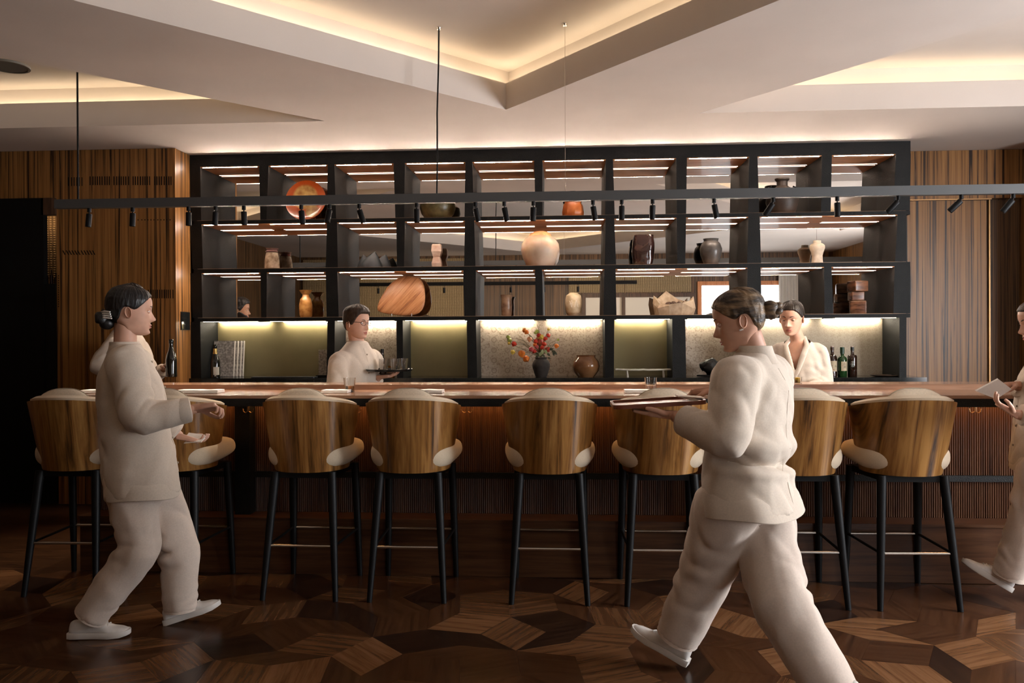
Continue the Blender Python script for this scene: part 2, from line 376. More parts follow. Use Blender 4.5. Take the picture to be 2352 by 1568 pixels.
TL = TL[(ct[:, 0] > -3.75) & (ct[:, 0] < 3.05) & (ct[:, 1] > 2.62) & (ct[:, 1] < 4.78)]
tile_m = []
for nm, d_, m_, l_ in (('a', (.05, .02, .008), (.098, .042, .017), (.14, .066, .028)), ('b', (.024, .009, .004), (.052, .020, .008), (.08, .033, .014)),
                       ('c', (.010, .0045, .003), (.020, .0085, .005), (.034, .015, .008)), ('d', (.085, .035, .014), (.155, .07, .028), (.21, .10, .044))):
    tile_m.append(wood('parquet_'+nm, d_, m_, l_, sc=(2.2, 34, 1), rough=.27, mixxy=False, warp=.5, bd=.0003, spec=.5))
TONE = [((-.89, 3.50), 3), ((-.71, 3.69), 2), ((1.84, 3.70), 3), ((1.6, 3.65), 1), ((-1.1, 3.75), 2), ((-1.15, 3.38), 0), ((-.5, 3.83), 0), ((-.3, 3.66), 2), ((-.08, 4.0), 2),
        ((-.3, 3.9), 2), ((1.6, 3.95), 0), ((1.7, 4.1), 0), ((.15, 3.75), 1), ((1.25, 3.4), 3), ((.1, 4.35), 3), ((-.15, 4.3), 3), ((1.2, 3.7), 0), ((1.6, 3.4), 3), ((.45, 4.6), 3), ((.2, 4.15), 0), ((.5, 4.2), 0)]
rt = random.Random(3)
for q in TL:
    c = q.mean(0); best = [t for (p, t) in TONE if (c[0]-p[0])**2+(c[1]-p[1])**2 < .07**2]
    tone = best[0] if best else rt.choice((0, 0, 1, 1, 1, 2, 3))
    e = q[1]-q[0]; ang = math.atan2(e[1], e[0])+rt.choice((0, 0, math.atan2(*(q[3]-q[0])[::-1])-math.atan2(e[1], e[0])))
    ca, sa = math.cos(ang), math.sin(ang); mb = MB(); k = .9965
    q = np.minimum(q, [9, 4.711]) if c[1] > 4.45 else q
    if q[:, 1].min() > 4.69: continue
    loc = [((p[0]-c[0])*k*ca+(p[1]-c[1])*k*sa, -(p[0]-c[0])*k*sa+(p[1]-c[1])*k*ca) for p in q]
    mb.prism(loc, -.003, rt.uniform(-.0003, .0003)); me = mesh('parquet_tile', mb, tile_m[tone], False)
    o = bpy.data.objects.new('parquet_tile', me); COL.objects.link(o); o.parent = floor; o.rotation_euler = (0, 0, ang)
    o.location = Vector((c[0], c[1], 0))-ORG[floor.name]

# ceiling slab with three lit recesses
COFF = [[(-.402, 5.712), (-3.60, 2.42), (-.55, -.75), (2.55, 2.17)],
        [(-1.785, 5.9), (-4.9, 5.9), (-4.9, 2.72)],
        [(1.0, 5.914), (4.3, 5.914), (4.3, 1.86)]]
def offset(poly, d):
    n = len(poly); out = []
    ar = sum(poly[i][0]*poly[(i+1) % n][1]-poly[(i+1) % n][0]*poly[i][1] for i in range(n)); sg = 1 if ar > 0 else -1
    for i in range(n):
        p0, p1, p2 = [np.array(poly[(i+k) % n]) for k in (-1, 0, 1)]
        def nrm(a, b): t = (b-a)/np.linalg.norm(b-a); return np.array([t[1], -t[0]])*sg
        n1, n2 = nrm(p0, p1), nrm(p1, p2); b = (n1+n2); b /= np.linalg.norm(b)
        out.append(tuple(p1+b*min(d/max(.25, b.dot(n1)), d*2.6)))
    return out
def slab(outer, holes, z):
    bm = bmesh.new()
    for lp in [outer]+holes:
        vv = [bm.verts.new((x, y, z)) for x, y in lp]
        for i in range(len(vv)): bm.edges.new((vv[i], vv[(i+1) % len(vv)]))
    bmesh.ops.triangle_fill(bm, edges=bm.edges[:], use_beauty=True)
    bm.verts.index_update(); r = ([tuple(v.co) for v in bm.verts], [tuple(v.index for v in f.verts) for f in bm.faces]); bm.free(); return r
room = [(XL, YF), (XR, YF), (XR, 7.75), (XL, 7.75)]
cb = MB(); cb.add(*slab(room, COFF, ZC))
for pl in COFF:
    op = offset(pl, .15); n = len(pl)
    for i in range(n):
        j = (i+1) % n; a, b = pl[i], pl[j]; A, B = op[i], op[j]
        cb.add([(*a, ZC), (*b, ZC), (*b, ZL), (*a, ZL), (*A, ZL), (*B, ZL), (*B, ZU), (*A, ZU)], [(0, 1, 2, 3), (3, 2, 5, 4), (4, 5, 6, 7)])
ceiling = struct('ceiling', cb, M['ceil'])
up = MB().box(XL, XR, YF, 7.75, ZU, ZU+.1); struct('ceiling', up, M['ceil'])
for pl in COFF:
    o1, o2 = offset(pl, .085), offset(pl, .10); mb = MB(); n = len(pl)
    for i in range(n):
        j = (i+1) % n
        if abs(pl[i][0]-pl[j][0]) < .01: continue
        mb.prism([o1[i], o1[j], o2[j], o2[i]], ZL+.001, ZL+.012)
    obj('led_strip', mb, M['led_cove'], ceiling, False)
# round speaker grille in the ceiling
sp = PZ(18, 150, ZC)
t = thing('ceiling_speaker', 'round dark speaker grille set in the dim ceiling corner above the doorway', 'speaker', (sp.x, sp.y, ZC-.012))
obj('grille', MB().lathe([(.0, -.001), (.105, -.001), (.105, .004)], (sp.x, sp.y, ZC-.008), 32), plain('grille_grey', (.09, .08, .06), .7), t)
obj('rim', MB().lathe([(.105, -.004), (.118, -.004), (.12, .008), (.105, .008)], (sp.x, sp.y, ZC-.008), 32, cap=False), plain('rim_grey', (.14, .12, .09), .6), t)

# walls
struct('wall_back', MB().box(-3.34, 2.9, 7.28, 7.4, 0, ZC).box(XL, -3.2, 7.62, 7.75, 0, ZC), M['void'])
XE = P(130, 600, 6.62).x; XC = -3.323; zh = P(60, 455, 6.62).z
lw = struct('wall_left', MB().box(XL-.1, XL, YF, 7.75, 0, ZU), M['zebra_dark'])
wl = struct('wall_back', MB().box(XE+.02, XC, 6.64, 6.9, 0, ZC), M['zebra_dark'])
pw = (XC-XE)/3
for k in range(3):
    obj('wood_panel', MB().box(XE+k*pw+.001, XE+(k+1)*pw-.001, 6.62, 6.64, 0, ZC-.002), M['zebra'], wl, False)
obj('wood_panel', MB().box(XC, XC+.018, 6.62, 6.90, 0, ZC-.002), M['zebra'], wl, False)
for k in range(2):
    a = XL+k*(XE-XL)/2; obj('wood_panel', MB().box(a, a+(XE-XL)/2-.002, 6.62, 6.64, zh, ZC-.002), M['zebra'], wl, False)
sl = MB()
def slots(x0, x1, y0, y1, step, w, slant=0, skip=()):
    x = x0; k = 0
    while x < x1:
        if k not in skip:
            a = P(x, y0, 6.6195); b = P(x+w, y1, 6.6195); s_ = slant*.0036
            sl.add([(a.x, 6.6185, a.z), (b.x, 6.6185, a.z), (b.x+s_, 6.6185, b.z), (a.x+s_, 6.6185, b.z)], [(0, 1, 2, 3)])
        x += step*(1 if k % 5 else 1.25); k += 1
slots(156, 188, 407, 427, 6.0, 2.2); slots(206, 396, 405, 425, 5.2, 2.4, 0, (9, 17, 26)); slots(143, 213, 575, 585, 6.5, 2.5, 6)
slots(340, 398, 665, 685, 4.8, 2.2); slots(316, 396, 503.5, 506, 7, 2.4)
for k in range(14): y = 632+k*5.4; slots(133.5, 135, y, y+2.5, 4, 2.2)
o = obj('ventilation_slot', sl, M['void'], wl, False, 'stuff')  # flat dark strips stand in for the shade inside the slots
# dark doorway on the left with the lit reed screen deep inside
dr = MB(); dr.box(XL, XE-.3, 7.55, 7.6, 0, zh+.2); dr.box(XL, XE+.02, 6.64, 7.6, zh, zh+.05); dr.box(XE, XE+.03, 6.64, 7.6, 0, zh)
door = struct('door_1', dr, M['void'])
jx = P(100, 600, 6.60).x
obj('door_leaf', MB().box(XL+.02, jx, 6.60, 6.655, .01, zh-.004), M['void'], door, False)
obj('door_header', MB().box(jx-.02, XE+.004, 6.60, 6.66, P(115, 493, 6.6).z, zh-.004), M['frame_brown'], door, False)
obj('lower_leaf', MB().box(jx+.004, XE-.004, 6.61, 6.65, .01, P(115, 652, 6.6).z), M['void'], door, False)
obj('reed_screen', MB().box(XL+.02, XE-.02, 7.46, 7.5, 1.2, zh-.01), M['woven'], door, False)
obj('glow_strip', MB().box(XL+.04, XE-.05, 7.30, 7.33, zh-.02, zh-.005), M['hall'], door, False)
bt = MB()
for k, px_ in enumerate((108, 115, 122)):
    q = P(px_, 652, 6.68); r_ = .013; h_ = (.115, .125, .10)[k]
    b = MB().lathe([(.0, 0), (r_, 0), (r_, h_*.55), (.005, h_*.72), (.005, h_), (.0, h_)], (q.x, 6.68+.02*k, q.z), 12)
    o = obj('small_bottle', b, plain('dark_bottle_glass', (.03, .008, .008), .2)); tag(o, ('tiny dark bottle nearest the door leaf on the doorway ledge', 'tallest tiny dark bottle on the doorway ledge', 'tiny dark bottle nearest the wood wall on the doorway ledge')[k], 'bottle', 'tiny bottles on the doorway ledge')
obj('ledge', MB().box(jx-.05, XE+.02, 6.655, 6.8, P(115, 652, 6.68).z-.02, P(115, 652, 6.68).z), M['void'], door, False)
# touch panel on the return
q0, q1 = P(411, 714, 6.70), P(433, 758, 6.86)
t = thing('control_panel', 'black glass touch panel on the wood return beside the shelving', 'panel', (XC+.018, 6.78, 1.5))
obj('glass', MB().box(XC+.0265, XC+.0285, 6.705, 6.855, 1.505, 1.655), M['black_gloss'], t, False)
obj('case', MB().box(XC+.0181, XC+.026, 6.70, 6.86, 1.50, 1.66), M['black_matt'], t, False)
# right of the shelving
YR = 7.3
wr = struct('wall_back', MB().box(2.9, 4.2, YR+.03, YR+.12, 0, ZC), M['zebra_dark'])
zt = P(2150, 458, YR).z; xa, xb, xc = P(2092, 600, YR).x-.25, P(2207, 600, YR).x, P(2272, 600, YR).x
obj('wood_panel', MB().box(xa, 4.04, YR-.03, YR+.03, zt, ZC-.002), M['zebra'], wr, False)
obj('wood_panel', MB().box(xa, xb-.002, YR-.004, YR+.03, 0, zt-.012), M['zebra'], wr, False)
obj('wood_panel', MB().box(xb, xc, YR+.012, YR+.03, 0, zt-.012), M['zebra'], wr, False)
obj('door_track', MB().box(xa, xc+.01, YR-.028, YR+.0, zt-.010, zt-.001), M['brass'], wr, False)
obj('edge_trim', MB().box(xc-.006, xc+.006, YR-.01, YR+.02, 0, zt-.012), M['brass'], wr, False)
for k in range(3):
    a = xc+.008+k*.10; obj('wood_panel', MB().box(a, a+.098, YR+.02+.004*k, YR+.03+.004*k, 0, zt-.012), M['zebra_dark'], wr, False)  # recess shade put into the colour by a darker copy of the veneer
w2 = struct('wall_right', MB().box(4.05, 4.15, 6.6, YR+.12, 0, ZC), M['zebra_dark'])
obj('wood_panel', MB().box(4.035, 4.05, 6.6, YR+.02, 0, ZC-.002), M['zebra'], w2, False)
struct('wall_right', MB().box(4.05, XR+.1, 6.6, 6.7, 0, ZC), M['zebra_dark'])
struct('wall_right', MB().box(XR, XR+.1, YF, 6.65, 0, ZC+.4), M['zebra'])
# the side behind the camera, seen in the mirrors: veneer, reed screens, paper screens, the big window and a curtain
fw = struct('wall_front', MB().box(XL, 2.62, YF-.1, YF, 0, ZU).box(2.62, 4.62, YF-.1, YF, 2.50, ZU).box(2.62, 4.62, YF-.1, YF, 0, .55).box(4.62, XR, YF-.1, YF, 0, ZU), M['zebra_dark'])
def facing_panel(nm, x0, x1, z0, z1, m, y=.02): return obj(nm, MB().box(x0, x1, YF, YF+y, z0, z1), m, fw, False)
for x0, x1 in ((-5.2, -4.1), (-4.05, -2.95), (-2.9, -1.8)): facing_panel('reed_screen', x0, x1, 1.2, 3.0, M['woven'])
for x0, x1 in ((.12, 1.2), (1.22, 2.5)): facing_panel('reed_screen', x0, x1, 2.3, 2.75, M['woven'])
for x0, x1 in ((.45, 1.15), (1.22, 1.85), (1.92, 2.5)): facing_panel('paper_screen', x0, x1, .3, 2.2, M['shoji'], .025)
facing_panel('screen_frame', .38, 2.57, 2.2, 2.28, M['frame_brown'], .06)
for x0 in (.38, 1.15, 1.85, 2.5): facing_panel('screen_frame', x0, x0+.07, .3, 2.2, M['frame_brown'], .06)
wn = struct('window_1', MB().box(2.62, 2.70, YF-.1, YF+.03, .55, 2.5).box(4.54, 4.62, YF-.1, YF+.03, .55, 2.5).box(2.7, 4.54, YF-.1, YF+.03, 2.42, 2.5).box(2.7, 4.54, YF-.1, YF+.03, .55, .63), M['frame_orange'])
obj('pane', MB().box(2.7, 4.54, YF-.06, YF-.05, .63, 2.42), M['window'], wn, False)
cu = MB(); pts = []
for k in range(61):
    x = 4.15+k*.016; pts.append((x, YF+.10+.03*math.sin(k*.9)))
cu.add([(x, y, .05) for x, y in pts]+[(x, y, 2.75) for x, y in pts], [(i, i+1, 62+i, 61+i) for i in range(60)])
tag(obj('curtain', cu, cloth('sheer_curtain', (.62, .58, .52), 300)), 'pale sheer curtain hanging beside the bright window, seen in the mirror', 'curtain')

# a second tall window in the right-hand wall lights the bar front from the side
W2Y0, W2Y1, W2Z0, W2Z1 = 2.0, 3.9, .8, 2.5
w2 = MB()
for a, b, c, d in ((W2Y0-.08, W2Y0, W2Z0-.08, W2Z1+.08), (W2Y1, W2Y1+.08, W2Z0-.08, W2Z1+.08), (W2Y0, W2Y1, W2Z0-.08, W2Z0), (W2Y0, W2Y1, W2Z1, W2Z1+.08), ((W2Y0+W2Y1)/2-.03, (W2Y0+W2Y1)/2+.03, W2Z0, W2Z1)):
    w2.box(XR-.05, XR, a, b, c, d)
w2 = struct('window_2', w2, M['frame_orange'])
obj('pane', MB().box(XR-.02, XR-.012, W2Y0, W2Y1, W2Z0, W2Z1), M['window2'], w2, False)
# ------------------------------------------------------------------ display shelving
YS, YM, YB = 6.89, 7.265, 7.25
SH = thing('display_shelving', 'wall-wide black textured shelving with mirrored bays and lit cedar soffits', 'shelving', (-.2, 7.08, 1.075))
def zl(xy): return P(*xy, YS).z
zc = 1.074
Z0 = zl((467, 383))                    # underside of the head board
Z1t, Z1b = zl((465, 506)), zl((465, 515))
Z2t, Z2b = zl((465, 617)), zl((465, 627))
Z3t, Z3b = zl((465, 729.4)), zl((465, 738.5))
X0, X9 = P(437, 600, YS).x, P(2092, 600, YS).x
obj('head_board', MB().box(X0, X9, YS, YM+.02, Z0, ZC-.001), M['shark'], SH, False)
for (a, b, xr) in ((Z1t, Z1b, 2091), (Z2t, Z2b, 2091), (Z3t, Z3b, 2091)):
    obj('shelf_board', MB().box(X0+.03, P(xr, 600, YS).x, YS+.002, YM, b, a-.003), M['shark'], SH, False)
    obj('bounce_lining', MB().box(X0+.06, P(xr, 600, YS).x-.03, YS+.012, YM-.001, a-.0029, a), M['bounce_pale'], SH, False)  # added unseen pale tops, bouncing the strip light up onto the soffits
ROWS = [
 (Z0, Z1t, 385, 504, [(437, 460, 440, 462), (595, 617, 598, 612), (753, 768, 750, 772), (904, 930, 908, 928), (1069, 1085, 1067, 1088), (1227, 1246, 1230, 1245), (1392, 1408, 1390, 1412), (1553, 1578, 1555, 1576), (1721, 1740, 1718, 1744), (1888, 1911, 1886, 1908), (2058, 2092, 2052, 2090)]),
 (Z1b, Z2t, 514, 612, [(440, 463, 442, 466), (751, 774, 748, 776), (910, 930, 912, 928), (1068, 1089, 1066, 1092), (1391, 1411, 1389, 1415), (1554, 1576, 1556, 1574), (1719, 1745, 1716, 1748), (2062, 2082, 2056, 2083)]),
 (Z2b, Z3t, 622, 726, [(440, 463, 442, 465), (598, 613, 600, 612), (748, 775, 750, 778), (1064, 1093, 1066, 1092), (1229, 1245, 1231, 1247), (1388, 1414, 1386, 1416), (1717, 1747, 1715, 1750), (1893, 1910, 1894, 1914), (2055, 2091, 2052, 2091)]),
 (Z3b, zc, 736, 866, [(439, 460, 439, 462), (752, 769, 750, 768), (910, 925, 912, 926), (1072, 1093, 1074, 1096), (1389, 1411, 1390, 1410), (1544, 1574, 1545, 1576), (1716, 1744, 1717, 1745), (2066, 2082, 2066, 2082)])]
CELLS = []
for r, (zt_, zb_, yt, yb, dv) in enumerate(ROWS):
    X = [(P(a, yt, YS).x, P(b, yt, YS).x, P(c, yb, YS).x, P(d, yb, YS).x) for a, b, c, d in dv]
    yback = YM if r < 3 else YM
    for k, (a, b, c, d) in enumerate(X):
        if k == 0: a = min(a, X0); 
        mb = MB(); am, bm_ = min(b, d), max(a, c)
        mid0, mid1 = (a+b)/2-.02, (a+b)/2+.02
        mb.add([(a, YS, zt_), (b, YS, zt_), (b, yback, zt_), (a, yback, zt_), (c, YS, zb_), (d, YS, zb_), (d, yback, zb_), (c, yback, zb_)],
               [(0, 1, 2, 3), (4, 7, 6, 5), (0, 4, 5, 1), (1, 5, 6, 2), (2, 6, 7, 3), (3, 7, 4, 0)])
        obj('upright', mb, M['shark'], SH, False)
    for k in range(len(X)-1):
        xl, xr_ = X[k][1], X[k+1][0]; CELLS.append((r, k, xl, xr_, zt_, zb_))
        units = [(xl, xr_)] if xr_-xl < .85 else [(xl, (xl+xr_)/2-.035), ((xl+xr_)/2+.035, xr_)]
        if r < 3:
            if True:
                obj('soffit_panel', MB().box(xl, xr_, YS+.004, YM-.002, zt_-.006, zt_-.0003), M['soffit'], SH, False)
            for (u0, u1) in units:
                yy = YM-.026; obj('led_strip', MB().box(u0+.02, u1-.02, yy, yy+.005, zt_-.0076, zt_-.0062), M['led_back'], SH, False)
                # the front run sits in a black profile: one lens faces the room, a narrow one faces down
                m_ = MB().box(u0+.02, u1-.02, YS+.006, YS+.0105, zt_-.0090, zt_-.0062, 2).box(u0+.02, u1-.02, YS+.0045, YS+.006, zt_-.0090, zt_-.0062, 1)
                m_.add([(u0+.02, YS+.006, zt_-.0092), (u1-.02, YS+.006, zt_-.0092), (u1-.02, YS+.010, zt_-.0092), (u0+.02, YS+.010, zt_-.0092)], [(3, 2, 1, 0)], 0)
                obj('led_strip', m_, [M['led'], M['led_out'], M['black_matt']], SH, False)
        else:
            for (u0, u1) in units:
                obj('led_strip', MB().box(u0+.02, u1-.02, YS+.015, YS+.019, zt_-.0028, zt_-.0008), M['led_low'], SH, False)
                obj('led_strip', MB().box(u0+.03, u1-.03, YB-.030, YB-.022, zt_-.004, zt_-.0008), M['led_wash'], SH, False)
            mt = [M['gold'], M['paper'], M['gold'], M['paper'], M['gold'], M['paper'], M['paper2']][k]
            obj('back_panel', MB().box(xl-.02, xr_+.02, YB, YB+.03, zb_, zt_), mt, SH, False)
for a, b in ((Z1t, Z0), (Z2t, Z1b), (Z3t, Z2b)):
    obj('mirror_panel', MB().box(X0+.03, X9-.03, YM, YM+.01, a, b), M['mirror'], SH, False)
# counter below
XK0, XK1 = P(399, 868, 6.85).x, P(2129, 867, 6.85).x
bc = thing('back_counter', 'long polished black counter under the display shelving', 'counter', ((XK0+XK1)/2, 7.05, 0))
obj('worktop', MB().box(XK0, XK1, 6.85, 7.26, zc-.055, zc), M['black_gloss'], bc, False)
n_ = 8
for k in range(n_):
    a = XK0+.04+k*(XK1-XK0-.08)/n_; obj('cabinet_door', MB().box(a+.003, a+(XK1-XK0-.08)/n_-.003, 6.90, 6.92, .12, zc-.06), M['black_matt'], bc, False)
obj('carcass', MB().box(XK0+.02, XK1-.02, 6.921, 7.26, .0, zc-.056), M['black_matt'], bc, False)

# ------------------------------------------------------------------ bar
BX0, BX1 = -3.02, 3.6
BZ, BLZ = 1.089, 1.122
bar = thing('bar', 'long walnut bar with black textured apron and ribbed wood front', 'bar', (.3, 4.9, 0))
obj('bar_top', MB().box(BX0, BX1, 4.56, 5.07, BZ-.018, BZ), M['bar_top'], bar, False)
obj('raised_ledge', MB().box(BX0, BX1, 5.07, 5.34, BZ-.03, BLZ), M['bar_top'], bar, False)
obj('apron', MB().box(BX0+.004, BX1, 4.566, 4.64, 1.024, BZ-.0185), M['shark'], bar, False)
obj('underside', MB().box(BX0+.01, BX1, 4.64, 5.06, 1.05, BZ-.02), M['black_matt'], bar, False)
rib = MB(); n = int((BX1-BX0)/.0065); top, bot = [], []
for i in range(n+1):
    x = BX0+.06+i*.0065; y = 4.885+(.0045 if i % 2 else 0); top.append((x, y))
def ribs(z0, z1):
    m = MB(); k = len(top); m.add([(x, y, z0) for x, y in top]+[(x, y, z1) for x, y in top], [(i, i+1, k+i+1, k+i) for i in range(k-1)]); return m
o = obj('ribbed_panel', ribs(.592, 1.045), M['bar_panel'], bar, False)
o = obj('ribbed_panel', ribs(.338, .556), M['bar_panel'], bar, False)
obj('body', MB().box(BX0+.05, BX1, 4.895, 5.33, .0, 1.05), M['black_matt'], bar, False)
obj('front_rail', MB().box(BX0+.05, BX1, 4.865, 4.894, .556, .592), M['shark'], bar, False)
for px_ in (558,):
    x = P(px_, 1100, 4.80).x; obj('front_post', MB().box(x-.047, x+.047, 4.79, 4.894, 0, 1.04), M['shark'], bar, False)
obj('led_strip', MB().box(BX0+.1, BX1, 4.80, 4.812, 1.036, 1.046), M['led_apron'], bar, False)
obj('led_strip', MB().box(BX0+.1, BX1-.02, 5.36, 5.366, BLZ-.06, BLZ-.045), M['led_work'], bar, False)
obj('step', MB().box(BX0+.05, BX1, 4.715, 4.884, .0, .322), M['step_wood'], bar, False)
obj('step_nosing', MB().box(BX0+.05, BX1, 4.708, 4.884, .3222, .338), M['step_wood'], bar, False)
for px_ in (570, 817, 1073, 1325, 1585, 2240):
    q = P(px_, 940, 4.75); mb = MB()
    for s_ in (-1, 1):
        mb.tube([(q.x+s_*.003, 4.75, 1.048), (q.x+s_*.004, 4.75, q.z-.012), (q.x+s_*.018, 4.75, q.z-.020), (q.x+s_*.030, 4.75, q.z-.012), (q.x+s_*.033, 4.75, q.z+.004)], .0028, 8)
    h = obj('bag_hook', mb, M['brass'], bar)

# ------------------------------------------------------------------ track light
YT = 5.05; ztk, zbk = 2.341, 2.283
tr = thing('track_light', 'long grey-black track with a row of small spotlights hung above the bar', 'track light', (0, YT, zbk))
obj('rail', MB().box(P(129, 470, YT).x, 3.7, YT-.022, YT+.022, zbk, ztk), M['rail'], tr, False)
obj('power_cable', MB().tube([P(1008, 66, YT-.01), P(1007.2, 150, YT-.01), P(1004, 260, YT-.01), P(1004.5, 380, YT-.01), P(1003.2, 446, YT-.01)], .0052, 8), M['black_leg'], tr)
obj('hanging_wire', MB().tube([P(1297.5, 55, YT), P(1298.5, 445, YT)], .0014, 6), M['steel'], tr)
obj('hanging_wire', MB().tube([P(177, 60, YT), P(179.5, 458, YT)], .0062, 8), M['black_leg'], tr)
obj('hanging_wire', MB().tube([(2.95, YT, ZU-.01), (2.95, YT, ztk)], .0014, 6), M['steel'], tr)
for px_, py_ in ((1297.5, 55), (1008, 66)):
    q = P(px_, py_, YT); obj('ceiling_cap', MB().lathe([(0, 0), (.012, 0), (.016, .012), (0, .012)], (q.x, q.y, ZU-.013), 14), M['steel'], tr)
HEADS = [(205, 0, .1), (305, 0, .05), (433, 0, .0), (495, .12, .1), (560, .1, 0), (692, .0, -.1), (757, -.3, .1), (825, .15, -.28), (957, .1, 0), (1092, .25, -.2), (1158, .1, -.2),
         (1225, .1, .04), (1362, .15, -.16), (1428, .05, 0), (1499, .35, 0), (1640, .15, -.22), (1776, .3, .55), (1923, .05, -.04), (2063, .3, .7), (2208, .3, .75), (2327, .3, .6)]
for px_, tl, ro in HEADS:
    x = P(px_, 470, YT).x; R_ = Matrix.Rotation(ro, 3, 'Y') @ Matrix.Rotation(tl, 3, 'X')
    piv = Vector((x, YT, zbk-.033)); mb = MB().lathe([(0, -.088), (.014, -.088), (.0165, -.090), (.0185, -.088), (.0185, -.008), (.016, -.003), (0, -.003)], (0, 0, 0), 20)
    mb.v = [tuple(R_ @ Vector(v) + piv) for v in mb.v]; hd = obj('spot_head', mb, M['black_leg'], tr)
    obj('mount', MB().lathe([(0, 0), (.0125, 0), (.0125, .026), (0, .026)], (x, YT, zbk-.026), 14).tube([(x, YT, zbk-.026), tuple(piv+R_ @ Vector((0, 0, -.004)))], .0042, 8), M['black_leg'], hd)
    l = bpy.data.lights.new('spot_lamp', 'SPOT'); lo = bpy.data.objects.new('spot_lamp', l); COL.objects.link(lo)
    l.energy = L_SPOT; l.color = (1, .82, .62); l.spot_size = math.radians(54); l.spot_blend = .7; l.shadow_soft_size = .012
    lo.location = piv + R_ @ Vector((0, 0, -.095)); lo.rotation_euler = R_.to_euler()
# a second track further into the room, seen in the mirrors
t2 = thing('track_light', 'second black track above the dining side, seen reflected in the mirrors', 'track light', (-1.8, 1.5, 2.28))
obj('rail', MB().box(-3.9, 1.2, 1.48, 1.52, 2.283, 2.341), M['black_leg'], t2, False)
for x in (-3.4, -1.4, .8): obj('hanging_wire', MB().tube([(x, 1.5, ZC), (x, 1.5, 2.34)], .004, 8), M['black_leg'], t2)
for k in range(9):
    x = -3.6+k*.55; obj('spot_head', MB().lathe([(0, -.12), (.018, -.12), (.018, -.035), (.006, -.035), (.006, 0), (0, 0)], (x, 1.5, 2.283), 14), M['black_leg'], t2)

for x in (-3.6, -2.5, -1.4, .1, 1.0):      # these heads wash the screens on the dining side
    l = bpy.data.lights.new('spot_lamp', 'SPOT'); lo = bpy.data.objects.new('spot_lamp', l); COL.objects.link(lo)
    l.energy = 70; l.color = (1, .84, .66); l.spot_size = math.radians(85); l.spot_blend = .8; l.shadow_soft_size = .015
    lo.location = (x, 1.45, 2.14); lo.rotation_euler = (math.radians(-80), 0, 0)
